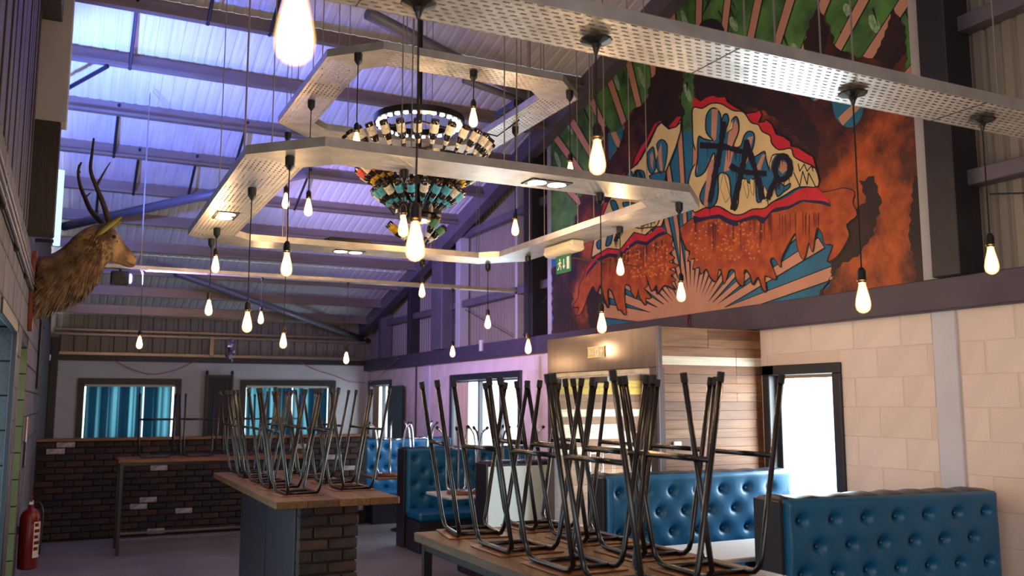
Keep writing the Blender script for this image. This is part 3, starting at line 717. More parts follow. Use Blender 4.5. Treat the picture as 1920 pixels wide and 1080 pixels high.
for p in ([(1337, 205), (1349, 205), (1345, 262), (1336, 268)], [(1331, 300), (1342, 300), (1329, 388), (1322, 388)], [(1369, 250), (1382, 225), (1388, 240), (1370, 320), (1360, 322)], [(1405, 258), (1415, 256), (1405, 300), (1393, 330)], [(1432, 290), (1438, 290), (1425, 330), (1416, 325)], [(1303, 298), (1310, 260), (1312, 262), (1310, 325)], [(1385, 352), (1391, 352), (1384, 392), (1377, 392)], [(1462, 318), (1468, 302), (1478, 306), (1480, 318), (1470, 326)]):
    hr.poly(p)
# small triangular fangs, right corner and lower row
tri = c6((790, 640), (800, 690), (830, 640), (850, 690), (880, 650), (890, 690)); lin3.strip(tri, 1.8)
tri = c6((760, 700), (800, 790), (820, 690), (850, 780), (860, 700), (905, 790)); lin3.strip(tri, 1.8)
cream2 = Paint('small_fang', (232, 208, 152), 10.8, var=.1)
for p in (c6((420, 770), (440, 740), (455, 830), (445, 870)), c6((465, 740), (490, 750), (488, 850), (470, 820)), c6((285, 700), (330, 860), (300, 900), (265, 800)), c6((560, 790), (580, 830), (575, 890), (560, 870)), c6((600, 640), (615, 590), (640, 575), (612, 620), (600, 690)), c6((300, 430), (345, 400), (350, 340), (325, 395))): cream2.poly(p); lin3.strip(p, 1.6, True)

# left mouth
upL = c4((935, 315), (940, 350), (900, 390), (860, 400), (815, 360), (780, 365), (745, 430), (700, 520), (640, 640), (600, 670), (620, 600), (660, 520), (700, 470), (750, 370), (790, 345), (850, 380), (880, 350), (900, 320))
red.poly(upL); lin.strip(upL, 2, True)
red.poly(c4((600, 665), (560, 690), (520, 760), (480, 810), (520, 770), (530, 720), (560, 690))); red.poly(c5((440, 0), (420, 110), (445, 120), (470, 0)))
crL = c4((935, 330), (930, 420), (900, 520), (860, 620), (830, 690), (830, 750), (825, 800), (860, 900), (800, 1060), (650, 1075), (400, 1000), (440, 900), (500, 800), (545, 720), (600, 670), (660, 610), (720, 500), (770, 390), (800, 360), (850, 405), (900, 390))
cream.poly(crL); lin.strip(crL, 2.2, True)
crL2 = c5((830, 160), (780, 200), (740, 235), (660, 215), (600, 290), (560, 340), (470, 330), (350, 400), (370, 260), (520, 200), (640, 100), (860, 90))
cream.poly(crL2); lin.strip(crL2, 2, True)
redL = c5((890, 200), (840, 165), (800, 210), (740, 240), (670, 215), (620, 270), (560, 345), (470, 335), (390, 380), (320, 470), (300, 530), (330, 480), (400, 400), (480, 365), (560, 375), (620, 310), (680, 270), (750, 285), (830, 225))
red.poly(redL)
navy.poly([(x, y+7) for x, y in redL])
for p in (c4((705, 600), (710, 560), (745, 525), (755, 570), (765, 660), (740, 705), (715, 680)), c4((770, 510), (800, 475), (835, 500), (840, 560), (820, 680), (790, 700), (765, 640), (780, 570)), c4((620, 690), (680, 690), (690, 760), (660, 810), (625, 790)), c4((560, 720), (600, 690), (615, 770), (580, 810)), c4((720, 720), (830, 690), (810, 770), (760, 760)), c4((455, 900), (490, 890), (520, 980), (500, 1000)), c4((540, 900), (650, 910), (660, 940), (580, 960)), c5((480, 215), (505, 220), (490, 300), (455, 310)), c5((390, 290), (420, 270), (415, 330), (395, 330)), c5((545, 200), (560, 240), (545, 260), (530, 230))):
    q = sm(p, 3); holes.poly(q); lin3.strip(q, 2.2, True)
for p in (c4((725, 580), (740, 555), (748, 600), (742, 680), (728, 640)), c4((775, 570), (800, 500), (812, 700), (795, 690))): hr.poly(p)
for o_ in (navy, red, cream, lin, holes, lin3, hr, cream2): o_.done()

# ---- dripping black letters
let = Paint('lettering', (14, 12, 18), 11.4, var=.05); let.hold = True
def letter(): let.pieces.append(MB())
def brush(pts, w, seed=0):
    r = random.Random(seed); P = bez([Vector((x, y)) for x, y in pts], 8)
    let.strip([tuple(p) for p in P], [w*r.uniform(.75, 1.2) for _ in P])
    for p in P[::2]:
        if r.random() < .55: let.strip([(p.x+r.uniform(-2, 2), p.y), (p.x+r.uniform(-2, 2), p.y+r.uniform(8, 26))], [1.8, .5])
letter(); brush([(1359, 230), (1356, 262), (1349, 300), (1341, 340), (1334, 378)], 10.5, 1)          # T
brush([(1318, 273), (1340, 274), (1362, 276), (1380, 281), (1396, 285)], 10.5, 2)
letter(); brush([(1403, 265), (1398, 300), (1388, 345), (1377, 392)], 10.5, 3)                        # A
brush([(1403, 265), (1413, 300), (1424, 335), (1432, 372)], 10.5, 4)
brush([(1374, 312), (1388, 320), (1410, 324), (1438, 326)], 10.5, 5)
letter(); brush([(1460, 335), (1456, 315), (1463, 297), (1474, 294), (1483, 304), (1484, 322), (1476, 334), (1462, 339)], 10.5, 6)   # P
brush([(1460, 334), (1452, 350), (1443, 372)], 10.5, 7)
letter(); brush([(1203, 345), (1205, 330), (1196, 320), (1198, 345), (1207, 352)], 4, 8)
letter(); brush([(1205, 422), (1215, 418), (1230, 414)], 7, 9); letter(); brush([(1158, 430), (1160, 440), (1156, 452)], 6, 10)
let.done()

# ================================================================== LOBBY
XB, YB0, YB1 = 4.406, 6.19, 8.12
lob = thing('wall_lobby', 'entrance lobby box clad in reclaimed planks with a grey header', 'wall', (XB, YB0, 0), kind='structure')
lo_ = Vector((XB, YB0, 0))
def lbox(a, b, name, m, c=.004):
    return MB().cbox(tuple(Vector(a)-lo_), tuple(Vector(b)-lo_), c).build(name, m, lob)
lbox((XB+.02, YB0+.02, 2.30), (WR, YB1-.02, 2.37), 'roof_panel', M['frame'])
lbox((XB+.03, YB0+.018, 0), (WR, YB0+.06, 2.36), 'side_backing', M['dark_wood'])
lbox((XB+.03, YB1-.06, 0), (WR, YB1-.02, 2.36), 'side_backing', M['dark_wood'])
lbox((XB-.012, YB0-.012, 2.045), (XB+.03, YB1, 2.392), 'header_panel', M['header'])
lbox((XB-.012, YB0-.012, 0), (XB+.05, YB0+.125, 2.045), 'door_post', M['header'])
lbox((XB-.012, YB1-.13, 0), (XB+.05, YB1, 2.045), 'door_post', M['header'])
lbox((XB-.018, YB0-.014, 0), (XB-.002, YB0+.016, 2.39), 'corner_angle', M['steel'])
lbox((XB, YB0+.125, 2.0), (XB+.04, YB1-.13, 2.045), 'head_track', M['tray_plain'])
for yb, face in ((YB0-.012, 1), (YB1-.075, 0)):
    z = 0; k = 0
    while z < 2.38:
        h = .0765; xs = [XB+.012]; x = XB+.012
        while x < WR-.25:
            x += R.choice((.5, .8, 1.1, 1.2)); xs.append(min(x, WR))
        if xs[-1] < WR: xs.append(WR)
        for a, b in zip(xs, xs[1:]):
            if b-a < .05: continue
            m = R.choice(M['plank'])
            if face and 2.03 < z < 2.11: m = M['plank_pale']
            elif face and 1.955 < z < 2.03 and XB+.1 < a < XB+.6: m = M['plank_yellow']
            elif not face and 1.8 < z < 1.96: m = M['plank_yellow']
            elif not face and z > 1.2 and R.random() < .4: m = M['plank_pale']
            dy = R.uniform(0, .006)
            lbox((a, yb+dy*.5, z), (b-.0015, yb+.03, min(z+h-.0015, 2.385)), 'plank', m, .0015)
        z += h; k += 1
lbox((XB+.12, YB0-.022, 1.36), (XB+.20, YB0-.010, 1.43), 'wall_switch', M['label_white'])
for yy0, yy1, nm, hy in ((YB0+.13, 7.135, 'door_1', 7.03), (7.145, YB1-.135, 'door_2', 7.25)):
    d = thing(nm, 'frameless glass lobby door, %s leaf' % ('nearer' if nm == 'door_1' else 'farther'), 'door', (XB+.02, (yy0+yy1)/2, 0), kind='structure')
    q = Vector(d.location)
    def db(a, b, name, m, c=.002): MB().cbox(tuple(Vector(a)-q), tuple(Vector(b)-q), c).build(name, m, d)
    db((XB+.014, yy0, .02), (XB+.024, yy1, 1.99), 'pane', M['door_glass'])
    db((XB+.0, yy0, 1.93), (XB+.038, yy0+.14, 1.99), 'patch_fitting', M['chrome']); db((XB+.0, yy1-.14, 1.93), (XB+.038, yy1, 1.99), 'patch_fitting', M['chrome'])
    db((XB+.0, hy-.06, 1.02), (XB+.038, hy+.04, 1.12), 'lock_plate', M['chrome'])
    MB().tube([Vector((XB-.05, hy, .85))-q, Vector((XB-.05, hy, 1.35))-q], .015, 10).build('handle', M['chrome'], d, True)
    for zz in (.9, 1.3): MB().tube([Vector((XB-.05, hy, zz))-q, Vector((XB+.015, hy, zz))-q], .008, 8).build('handle_stem', M['chrome'], d)

def text_mesh(txt, size, name, m, parent, loc, rot):
    cu = bpy.data.curves.new(name, 'FONT'); cu.body = txt; cu.size = size; cu.extrude = .0008
    cu.align_x = 'CENTER'; cu.align_y = 'CENTER'
    t = bpy.data.objects.new(name, cu); COL.objects.link(t)
    dg = bpy.context.evaluated_depsgraph_get(); me = bpy.data.meshes.new_from_object(t.evaluated_get(dg))
    bpy.data.objects.remove(t)
    o = bpy.data.objects.new(name, me); COL.objects.link(o); me.materials.clear(); me.materials.append(m)
    o.parent = parent; o.location = loc; o.rotation_euler = rot; return o
FACE_L = (HP, 0, -HP)      # text read from the -X side
# exit plate on the header
sg = thing('exit_sign', 'small gold exit plate with running man and arrow on the grey lobby header', 'sign', (XB-.016, 7.155, 2.218))
MB().cbox((-.004, -.15, -.05), (.003, .15, .05), .001).build('plate', M['sign_gold'], sg)
for a, b in (((-.0055, -.15, .044), (-.004, .15, .05)), ((-.0055, -.15, -.05), (-.004, .15, -.044))): MB().box(a, b).build('border', M['sign_white'], sg)
text_mesh('Exit', .062, 'lettering', M['sign_white'], sg, (-.0055, .078, 0), FACE_L)
MB().box((-.0055, -.045, -.036), (-.004, .012, .036)).build('pictogram_door', M['sign_white'], sg)
MB().add([(-.0062, -.0+dy, dz) for dy, dz in ((-.01, .03), (-.03, .02), (-.02, -.03), (-.005, -.005))], [(0, 1, 2, 3)]).build('pictogram_man', M['sign_gold'], sg)
MB().add([(-.0056, y_, z_) for y_, z_ in ((-.095, .036), (-.125, .0), (-.105, 0), (-.105, -.036), (-.085, -.036), (-.085, 0), (-.065, 0))], [(0, 1, 2, 3, 4, 5, 6)]).build('arrow', M['sign_white'], sg)
# ================================================================== CABLE TRAYS
ZT, ZH = 3.17, 4.10
def miter_ring(path, off):
    n = len(path); out = []
    for i in range(n):
        a, b, c = Vector(path[i-1]), Vector(path[i]), Vector(path[(i+1) % n])
        d1, d2 = (b-a).normalized(), (c-b).normalized()
        n1, n2 = Vector((d1.y, -d1.x)), Vector((d2.y, -d2.x)); m = (n1+n2).normalized()
        out.append(b + m*(off/max(.3, m.dot(n1))))
    return out
def tray_ring(label, cx0, cx1, cy0, cy1, z, w, ch, hang, downs):
    t = thing('cable_tray', label, 'cable tray', ((cx0+cx1)/2, (cy0+cy1)/2, z), group='suspended cable trays'); q = Vector(t.location)
    path = [(cx0+ch, cy0), (cx1-ch, cy0), (cx1, cy0+ch), (cx1, cy1-ch), (cx1-ch, cy1), (cx0+ch, cy1), (cx0, cy1-ch), (cx0, cy0+ch)]
    # counter-clockwise path: outward normal is (dy, -dx)
    oo, ii = miter_ring(path, w/2), miter_ring(path, -w/2); n = 8
    for i in range(n):
        j = (i+1) % n
        P = [(*oo[i], z), (*oo[j], z), (*ii[j], z), (*ii[i], z)]
        diag = i % 2 == 1
        m = M['tray_plain'] if diag else (M['tray_x'] if i in (0, 4) else M['tray_y'])
        b = MB().prism(P, (0, 0, .003)).build('tray_bed', m, t); fix_normals(b); b.location = -q
        for E_ in (oo, ii):
            a, c = Vector((*E_[i], z)), Vector((*E_[j], z)); d = (c-a).normalized(); nn = Vector((d.y, -d.x, 0))*.002
            f = MB().prism([a-nn, c-nn, c-nn+Vector((0, 0, .055)), a-nn+Vector((0, 0, .055))], nn*2).build('flange', M['tray_plain'], t); f.location = -q
    for k, (hx, hy) in enumerate(hang):
        o = MB().tube([(0, 0, 0), (0, 0, zr(hy)+.12-z)], .0042, 5).build('hanger_wire', M['wire'], t); o.location = Vector((hx, hy, z))-q
    for (dx, dy, ang) in downs: downlight(t, Vector((dx, dy, z))-q, ang)
    return t
def downlight(t, loc, ang):
    d = MB().cbox((-.15, -.085, -.006), (.15, .085, .05), .004).build('downlight', M['black'], t); d.location = loc; d.rotation_euler = (0, 0, ang)
    for s in (-1, 1):
        MB().lathe([(.058, -.004), (.062, -.009), (.050, -.010)], 20, Matrix.Translation((s*.072, 0, 0))).build('lamp_disc', M['downlight'], d)
    MB().box((-.14, -.078, -.0085), (.14, -.070, -.006)).build('bezel', M['chrome'], d); MB().box((-.14, .070, -.0085), (.14, .078, -.006)).build('bezel', M['chrome'], d)
r2h = [(1.75, 4.92), (1.75, 5.10), (2.45, 4.92), (2.45, 5.1), (3.1, 4.92), (3.1, 5.1), (.93, 5.8), (1.10, 5.8), (.93, 6.9), (1.1, 6.9), (3.82, 5.7), (3.98, 5.7), (3.82, 6.5), (3.98, 6.5), (3.82, 7.4), (3.98, 7.4), (1.7, 8.12), (1.7, 8.3), (3.1, 8.12), (3.1, 8.3)]
tray_ring('larger, lower ring of perforated metal cable tray around the bottle chandelier', 1.02, 3.90, 5.0, 8.18, ZT, .36, .26, r2h, [(1.0, 7.0, HP), (2.72, 5.02, 0), (2.30, 8.2, 0)])
r3h = [(2.0, 5.6), (2.0, 5.75), (2.9, 5.6), (2.9, 5.75), (1.54, 6.3), (1.66, 6.3), (3.24, 6.3), (3.36, 6.3), (1.54, 7.1), (1.66, 7.1), (2.1, 7.6), (2.8, 7.6)]
tray_ring('smaller, higher ring of perforated metal cable tray above the bottle chandelier', 1.60, 3.30, 5.68, 7.62, ZH, .28, .22, r3h, [])
def straight_tray(label, x0, x1, y, w, z, hangs, m='tray_x', fl=.055):
    t = thing('cable_tray', label, 'cable tray', ((x0+x1)/2, y, z), group='suspended cable trays'); q = Vector(t.location)
    MB().box((x0, y-w/2, z), (x1, y+w/2, z+.003)).build('tray_bed', M[m], t).location = -q
    for s in (-1, 1):
        MB().box((x0, y+s*w/2-.002, z), (x1, y+s*w/2+.002, z+fl)).build('flange', M['tray_plain'], t).location = -q
    for hx in hangs:
        for s in (-.3, .3):
            MB().tube([(hx, y+s*w, z), (hx, y+s*w, zr(y)+.1)], .0045, 5).build('hanger_wire', M['wire'], t).location = -q
    for k in range(int((x1-x0)/1.5)):
        MB().box((x0+1.1+1.5*k, y-w/2, z-.002), (x0+1.104+1.5*k, y+w/2, z)).build('joint', M['steel_dark'], t).location = -q
    return t
straight_tray('long straight perforated cable tray nearest the camera, across the top of the picture', -.25, 5.3, 2.86, .31, ZT, (.55, 1.55, 2.6, 3.05, 4.3))
straight_tray('narrow straight cable tray at the far end beneath the low roof', .22, 5.12, 10.36, .13, ZT, (.62, 2.15, 3.6, 4.6), 'tray_plain', .04)

# ================================================================== PENDANT BULBS
BPROF = [(.0145, .0), (.016, -.012), (.0215, -.035), (.028, -.062), (.0325, -.090), (.0325, -.103), (.028, -.120), (.016, -.131), (.004, -.135)]
FPROF = [(.008, -.010), (.014, -.028), (.021, -.055), (.0265, -.083), (.0265, -.100), (.019, -.117), (.004, -.124)]
bulb_src = {}
def pendant(top, py, label, plug='cup', group=None, z_top=None, bz=None):
    X, Y, Zt = top
    zb = bz if bz is not None else zat(X, Y, py) + .07      # top of the glass
    t = thing('pendant_bulb', label, 'pendant lamp', (X, Y, zb-.07), group=group or 'bare filament bulbs on black cords')
    off = .07
    if not bulb_src:
        bulb_src['holder'] = MB().lathe([(.004, .072), (.010, .068), (.016, .058), (.0195, .050), (.0195, .016), (.021, .014), (.021, .004), (.017, 0)], 16)
        bulb_src['glass'] = MB().lathe(BPROF, 20); bulb_src['fil'] = MB().lathe(FPROF, 14)
        bulb_src['ring'] = MB().torus((0, 0, .012), .0215, .0025, 20, 6)
        for k, mm in (('holder', 'black'), ('glass', 'bulb_glass'), ('fil', 'filament'), ('ring', 'brass')):
            o = bulb_src[k].build({'holder': 'lamp_holder', 'glass': 'bulb', 'fil': 'filament', 'ring': 'holder_collar'}[k], M[mm], None, True); bulb_src[k] = o
        first = True
    else: first = False
    def inst(k, nm, par, loc=(0, 0, off)):
        if first: o = bulb_src[k]; o.parent = par; o.location = loc
        else: o = share(bulb_src[k], nm, loc, par)
        return o
    h = inst('holder', 'lamp_holder', t); inst('ring', 'holder_collar', h, (0, 0, 0))
    g_ = inst('glass', 'bulb', t); inst('fil', 'filament', g_, (0, 0, 0))
    L = Zt - (zb-.07)
    w = R.uniform(-.004, .004)
    MB().tube([(0, 0, off+.066), (w, w, (off+L)/2), (0, 0, L)], .0038, 6).build('cord', M['cord'], t)
    if plug == 'cup':
        MB().lathe([(.006, L-.085), (.022, L-.062), (.027, L-.055), (.029, L-.004), (.022, L+.0)], 14).build('ceiling_plug', M['black'], t, False)
    elif plug == 'flare':
        MB().lathe([(.006, L-.075), (.013, L-.05), (.022, L-.035), (.062, L-.022), (.066, L-.016), (.02, L-.008), (.014, L+.0)], 12).build('ceiling_plug', M['black'], t, False)
    else:
        MB().lathe([(.006, L-.05), (.016, L-.03), (.022, L-.01), (.012, L)], 10).build('ceiling_plug', M['black'], t)
    return t
def pend(px, py, plane, by, label, plug='cup'):
    p = onZ(px, py, plane)
    if plane == ZT and p.y < 5.5: p.y = min(p.y, 5.12)
    pendant((p.x, p.y, plane), by, label, plug)
near_tray = 'filament bulb on the nearest straight tray, '
for px, by, n in ((775, 455, 'leftmost, hanging below the chandelier in view'), (1107, 297, 'second from the left, beside the mural'), (1607, 560, 'third from the left, over the dark wall band'), (1853, 490, 'rightmost, against the brown cladding')):
    X = onZ(px, 10 if px < 800 else (75 if px < 1200 else (165 if px < 1700 else 215)), ZT).x
    pendant((X, 2.86, ZT), by, near_tray + n, 'flare')
# lower ring
for px, py, by, n in ((752, 323, 425, 'near side, partly behind the larger low bulb'), (538, 300, 497, 'near left corner'), (473, 352, 605, 'left side, long cord over the stools'), (407, 428, 497, 'left side, short cord at the far end'), (397, 448, 578, 'far left corner'),
                      (1162, 425, 502, 'right side over the orange beard'), (1107, 370, 607, 'near side, long cord'), (1250, 388, 549, 'near right corner'), (990, 480, 651, 'right side, far end'), (915, 495, 605, 'far right corner'), (792, 487, 546, 'far side, right of centre'), (537, 462, 640, 'far side, left of centre with a long cord')):
    pend(px, py, ZT, by, 'filament bulb on the lower tray ring, ' + n)
for px, py, by, n in ((672, 100, 268, 'near left corner'), (888, 132, 222, 'middle of the near side'), (1068, 170, 322, 'near right corner'), (966, 238, 428, 'right side'), (540, 248, 378, 'far left corner'), (584, 188, 390, 'left side')):
    pend(px, py, ZH, by, 'filament bulb on the upper tray ring, ' + n)
pendant((2.86, 7.6, ZH), 407, 'filament bulb on the upper tray ring, far side behind the bottles')
for px, py, by, n in ((492, 520, 597, 'second from the left'), (268, 508, 643, 'leftmost'), (645, 533, 672, 'second from the right'), (838, 545, 660, 'rightmost')):
    p = onZ(px, py, ZT); pendant((p.x, 10.36, ZT), by, 'filament bulb on the far straight tray, ' + n, 'small')
p = onZ(553, 66, 2.36); pendant((p.x, p.y, zr(p.y)+.1), 70, 'large out-of-focus filament bulb closest to the camera at the top', 'cup', bz=2.445)

# ================================================================== BOTTLE CHANDELIER
CH = Vector((2.41, 6.6, 0))
ch = thing('bottle_chandelier', 'black tiered chandelier of upturned beer bottles on a central pole', 'chandelier', (CH.x, CH.y, 3.0))
def chz(z): return z - 3.0
MB().tube([(0, 0, chz(3.02)), (0, 0, chz(zr(6.6)+.02))], .021, 12).build('pole', M['black_metal'], ch, True)
MB().tube([(.0, 0, chz(zr(6.6)-.5)), (.05, .01, chz(zr(6.6)-.3)), (.02, 0, chz(zr(6.6)))], .008, 6).build('pole_cable', M['cord'], ch)
lr = MB()
prof = [(.285, -.0), (.365, -.0), (.365, .05), (.35, .05), (.35, .012), (.30, .012), (.30, .05), (.285, .05)]; n = 64
V = [(r_*math.cos(2*math.pi*i/n), r_*math.sin(2*math.pi*i/n), z_) for i in range(n) for r_, z_ in prof]; k = len(prof)
lr.add(V, [(i*k+j, i*k+(j+1) % k, ((i+1) % n)*k+(j+1) % k, ((i+1) % n)*k+j) for i in range(n) for j in range(k)])
lro = fix_normals(lr.build('led_ring', M['black_metal'], ch)); lro.location = (0, 0, chz(3.97))
led0 = None
for i in range(28):
    a = 2*math.pi*i/28; loc = (.325*math.cos(a), .325*math.sin(a), -.004)
    if led0 is None: led0 = MB().lathe([(.021, .002), (.021, -.006), (.014, -.009)], 12).build('led_lamp', M['led'], lro); led0.location = loc
    else: share(led0, 'led_lamp', loc, lro)
for a in (.2, 2.3, 4.4):
    MB().tube([(0, 0, chz(4.0)), (.30*math.cos(a), .30*math.sin(a), chz(3.99))], .010, 6).build('spoke', M['black_metal'], ch)
# bottle source, neck down: base at the top
bprof = [(.0125, 0), (.0135, .004), (.0135, .012), (.012, .016), (.0135, .07), (.02, .105), (.0295, .13), (.0305, .14), (.0305, .222), (.028, .230), (.02, .231)]
bprof = [(r_*1.08, z_*1.2) for r_, z_ in bprof]
b_src = MB().lathe(bprof, 14).build('bottle', M['bottle'], ch, True)
l_src = MB().lathe([(.0333, .178), (.0337, .180), (.0337, .246), (.0333, .248)], 14).build('label', M['bottle_label'], b_src, True)
n_src = MB().lathe([(.0160, .088), (.0168, .090), (.0222, .123), (.0216, .125)], 12).build('neck_label', M['bottle_label'], b_src, True)
first_b = [True]
def bottle(loc, rot, m1, m2):
    if first_b[0]:
        first_b[0] = False; b = b_src; b.location = loc; b.rotation_euler = rot
        for o, mm in ((l_src, m1), (n_src, m2)): o.material_slots[0].link = 'OBJECT'; o.material_slots[0].material = mm
    else:
        b = share(b_src, 'bottle', loc, ch, None, None, rot); share(l_src, 'label', (0, 0, 0), b, m1); share(n_src, 'neck_label', (0, 0, 0), b, m2)
def tier(zc, rh, nb, tilt, m1s, m2, sc=1, hoop_h=.05):
    pr = [(rh-.02, -.03), (rh+.025, -.03), (rh+.025, .03), (rh-.02, .03)]; n = 56; k = 4
    hb = MB().add([(r_*math.cos(2*math.pi*i/n), r_*math.sin(2*math.pi*i/n), z_) for i in range(n) for r_, z_ in pr], [(i*k+j, i*k+(j+1) % k, ((i+1) % n)*k+(j+1) % k, ((i+1) % n)*k+j) for i in range(n) for j in range(k)])
    o = fix_normals(hb.build('hoop', M['black_metal'], ch)); o.location = (0, 0, chz(zc))
    for i in range(nb):
        a = 2*math.pi*(i+.35)/nb
        bottle((rh*.96*math.cos(a), rh*.96*math.sin(a), chz(zc)-.01), (0, tilt, a), m1s[i % len(m1s)], m2)
    for a in (.9, 3.0, 5.1): MB().tube([(0, 0, chz(zc)), (rh*math.cos(a), rh*math.sin(a), chz(zc))], .009, 6).build('spoke', M['black_metal'], ch)
tier(3.62, .44, 28, .66, [M['bottle_label']], M['bottle_label'])
tier(3.44, .28, 26, .95, [M['bottle_red'], M['bottle_label'], M['bottle_red']], M['bottle_yellow'])
tier(3.255, .16, 20, .86, [M['bottle_blue'], M['bottle_blue'], M['bottle_label']], M['bottle_blue'])
MB().lathe([(.10, -.02), (.15, -.015), (.15, .015), (.10, .02)], 32).build('bottom_plate', M['black_metal'], ch).location = (0, 0, chz(3.20))
for a, tl, m1 in ((.1, .85, 'bottle_green'), (-.6, .5, 'bottle_green'), (3.1, .9, 'bottle_yellow'), (1.8, .7, 'bottle_label')):
    bottle((.03*math.cos(a), .03*math.sin(a), chz(2.97)), (0, tl, a), M[m1], M['bottle_label'])
for a in (.3, 2.4, 4.5):
    MB().tube([(.33*math.cos(a), .33*math.sin(a), chz(3.42)), (.46*math.cos(a+.2), .46*math.sin(a+.2), chz(3.60))], .007, 6).build('tier_strut', M['black_metal'], ch)
    MB().tube([(.20*math.cos(a), .20*math.sin(a), chz(3.235)), (.33*math.cos(a+.2), .33*math.sin(a+.2), chz(3.42))], .007, 6).build('tier_strut', M['black_metal'], ch)
MB().tube([(CH.x-2.41+.35, -.05, chz(3.98)), (.6, -.2, chz(3.90)), (.85, -.1, chz(4.1))], .006, 6).build('supply_cable', M['cord'], ch)
# boxes resting on the trays
for loc, nm, lab in (((3.05, 6.75, 3.32), 0, 0),):
    pass

# ================================================================== EMERGENCY LIGHT AND GREEN SIGN (under the lower ring)
em = thing('emergency_light', 'cream emergency light box with green exit plate under the lower tray ring', 'exit light', (3.92, 6.93, 2.98))
MB().cbox((-.06, -.26, .13), (.06, .26, .185), .008).build('housing', M['lamp_white'], em)
MB().lathe([(.075, -.24), (.08, -.23), (.08, .23), (.075, .24)], 16, Matrix.Translation((0, 0, .125)) @ Matrix.Rotation(HP, 4, 'X') @ Matrix.Scale(.55, 4, Vector((0, 1, 0)))).build('diffuser', M['lamp_white'], em, True)
pl = MB().cbox((-.004, -.13, -.075), (.004, .13, .085), .002).build('plate', M['sign_green'], em)
def flat(pts, name, m): MB().add([(-.0052, y_, z_) for y_, z_ in pts], [tuple(range(len(pts)))]).build(name, m, pl)
flat([(-.065, -.05), (-.11, -.05), (-.11, .06), (-.065, .06)], 'door_symbol', M['sign_white'])
flat([(-.005, .05), (-.005, -.01), (.012, -.01), (-.012, -.045), (-.036, -.01), (-.019, -.01), (-.019, .05)], 'arrow', M['sign_white'])
flat([(.060+.012*math.cos(t*.6), .047+.012*math.sin(t*.6)) for t in range(10)], 'man_head', M['sign_white'])
flat([(.075, .03), (.045, .033), (.030, .012), (.036, .006), (.048, .02), (.050, -.002), (.032, -.018), (.036, -.045), (.046, -.045), (.046, -.02), (.064, -.006), (.082, -.04), (.106, -.04), (.106, -.03), (.088, -.028), (.074, .002), (.074, .018), (.092, .006), (.098, .013)], 'man_body', M['sign_white'])
MB().tube([(0, .05, .18), (0, .05, .189)], .01, 6).build('stem', M['wire'], em)
tg = MB().tube([(4.08, 7.62, ZT+.02), onX(1200, 500, 5.42)], .008, 6).build('threaded_rod', M['wire']); tag(tg, 'thin steel tie bar from the lower tray ring to the mural wall', 'tie bar')

# ================================================================== STAG HEAD
YD = 8.35
stag = thing('stag_head', 'mounted stag head with antlers on a wooden plaque on the left wall', 'stag head', (WL, YD, 2.42))
sq = Vector(stag.location)
def sd(x, y, dy=0): p = onY(x, y, YD); p.y += dy; return p - sq
ST = [((67, 480), (65, 589), .17), ((82, 479), (72, 586), .18), ((100, 476), (90, 580), .18), ((121, 461), (113, 573), .165), ((140, 441), (146, 560), .145), ((160, 427), (169, 541), .122), ((177, 420.5), (185, 521), .105), ((192, 418), (193, 500), .095),
      ((207, 418), (203, 489), .092), ((217, 431), (212, 492), .080), ((226, 446), (222, 495), .062), ((236, 459), (231, 499), .050), ((246, 470), (241, 502), .045), ((253, 479), (249, 502), .040), ((257, 487), (254, 498), .022)]
mb = MB(); V = []; NS = 22
for t_, b_, hw in ST:
    a, b = sd(*t_), sd(*b_); c = (a+b)/2; ax = (a-b)/2
    for k in range(NS):
        th = 2*math.pi*k/NS; cc, ss = math.cos(th), math.sin(th)
        wv = hw*(1-.18*max(0, cc)) if hw < .1 else hw
        V.append(c + ax*cc + Vector((0, wv*math.copysign(abs(ss)**.9, ss), 0)))
m_ = len(ST)
mb.add(V, [(i*NS+k, i*NS+(k+1) % NS, (i+1)*NS+(k+1) % NS, (i+1)*NS+k) for i in range(m_-1) for k in range(NS)] + [tuple(range(NS-1, -1, -1)), tuple((m_-1)*NS+k for k in range(NS))])
body = fix_normals(mb.build('head', M['fur'], stag, True)); ms = body.modifiers.new('sub', 'SUBSURF'); ms.levels = 2; ms.render_levels = 2
# shaggy mane: many small tufts
rr = random.Random(5); mb = MB()
for k in range(9000):
    i = rr.choices(range(9), (1, 1.2, 1.6, 2, 2, 1.8, 1.1, .6, .25))[0]; f_ = rr.random(); th = rr.uniform(0, 2*math.pi)
    def pt(j, th):
        a, b = sd(*ST[j][0]), sd(*ST[j][1]); c = (a+b)/2; ax = (a-b)/2
        return c + ax*math.cos(th) + Vector((0, ST[j][2]*math.sin(th), 0)), ax*math.cos(th) + Vector((0, ST[j][2]*math.sin(th), 0))
    (p0, n0), (p1, n1) = pt(i, th), pt(i+1, th)
    p = p0.lerp(p1, f_); nn = n0.lerp(n1, f_).normalized()
    back = (p0-p1).normalized(); low = (1-math.cos(th))/2
    L = rr.uniform(.03, .06)*(1+.9*low)*(1, 1, 1, 1, 1, .9, .7, .4, .25)[i]; d = (back*.75 + Vector((0, 0, -.7)) + nn*(.34+.3*low) + Vector((rr.uniform(-.25, .25), rr.uniform(-.3, .3), rr.uniform(-.2, .2)))).normalized()
    sdv = d.cross(nn).normalized()*rr.uniform(.003, .0065)
    if (p + d*L).x < .03: continue
    p = p - nn*.004
    mb.add([p-sdv, p+sdv, p + d*L*.6 + sdv*.6, p+d*L, p + d*L*.6 - sdv*.6], [(0, 1, 2, 3, 4)])
tag(mb.build('mane', M['fur_dark'], stag), kind='stuff')
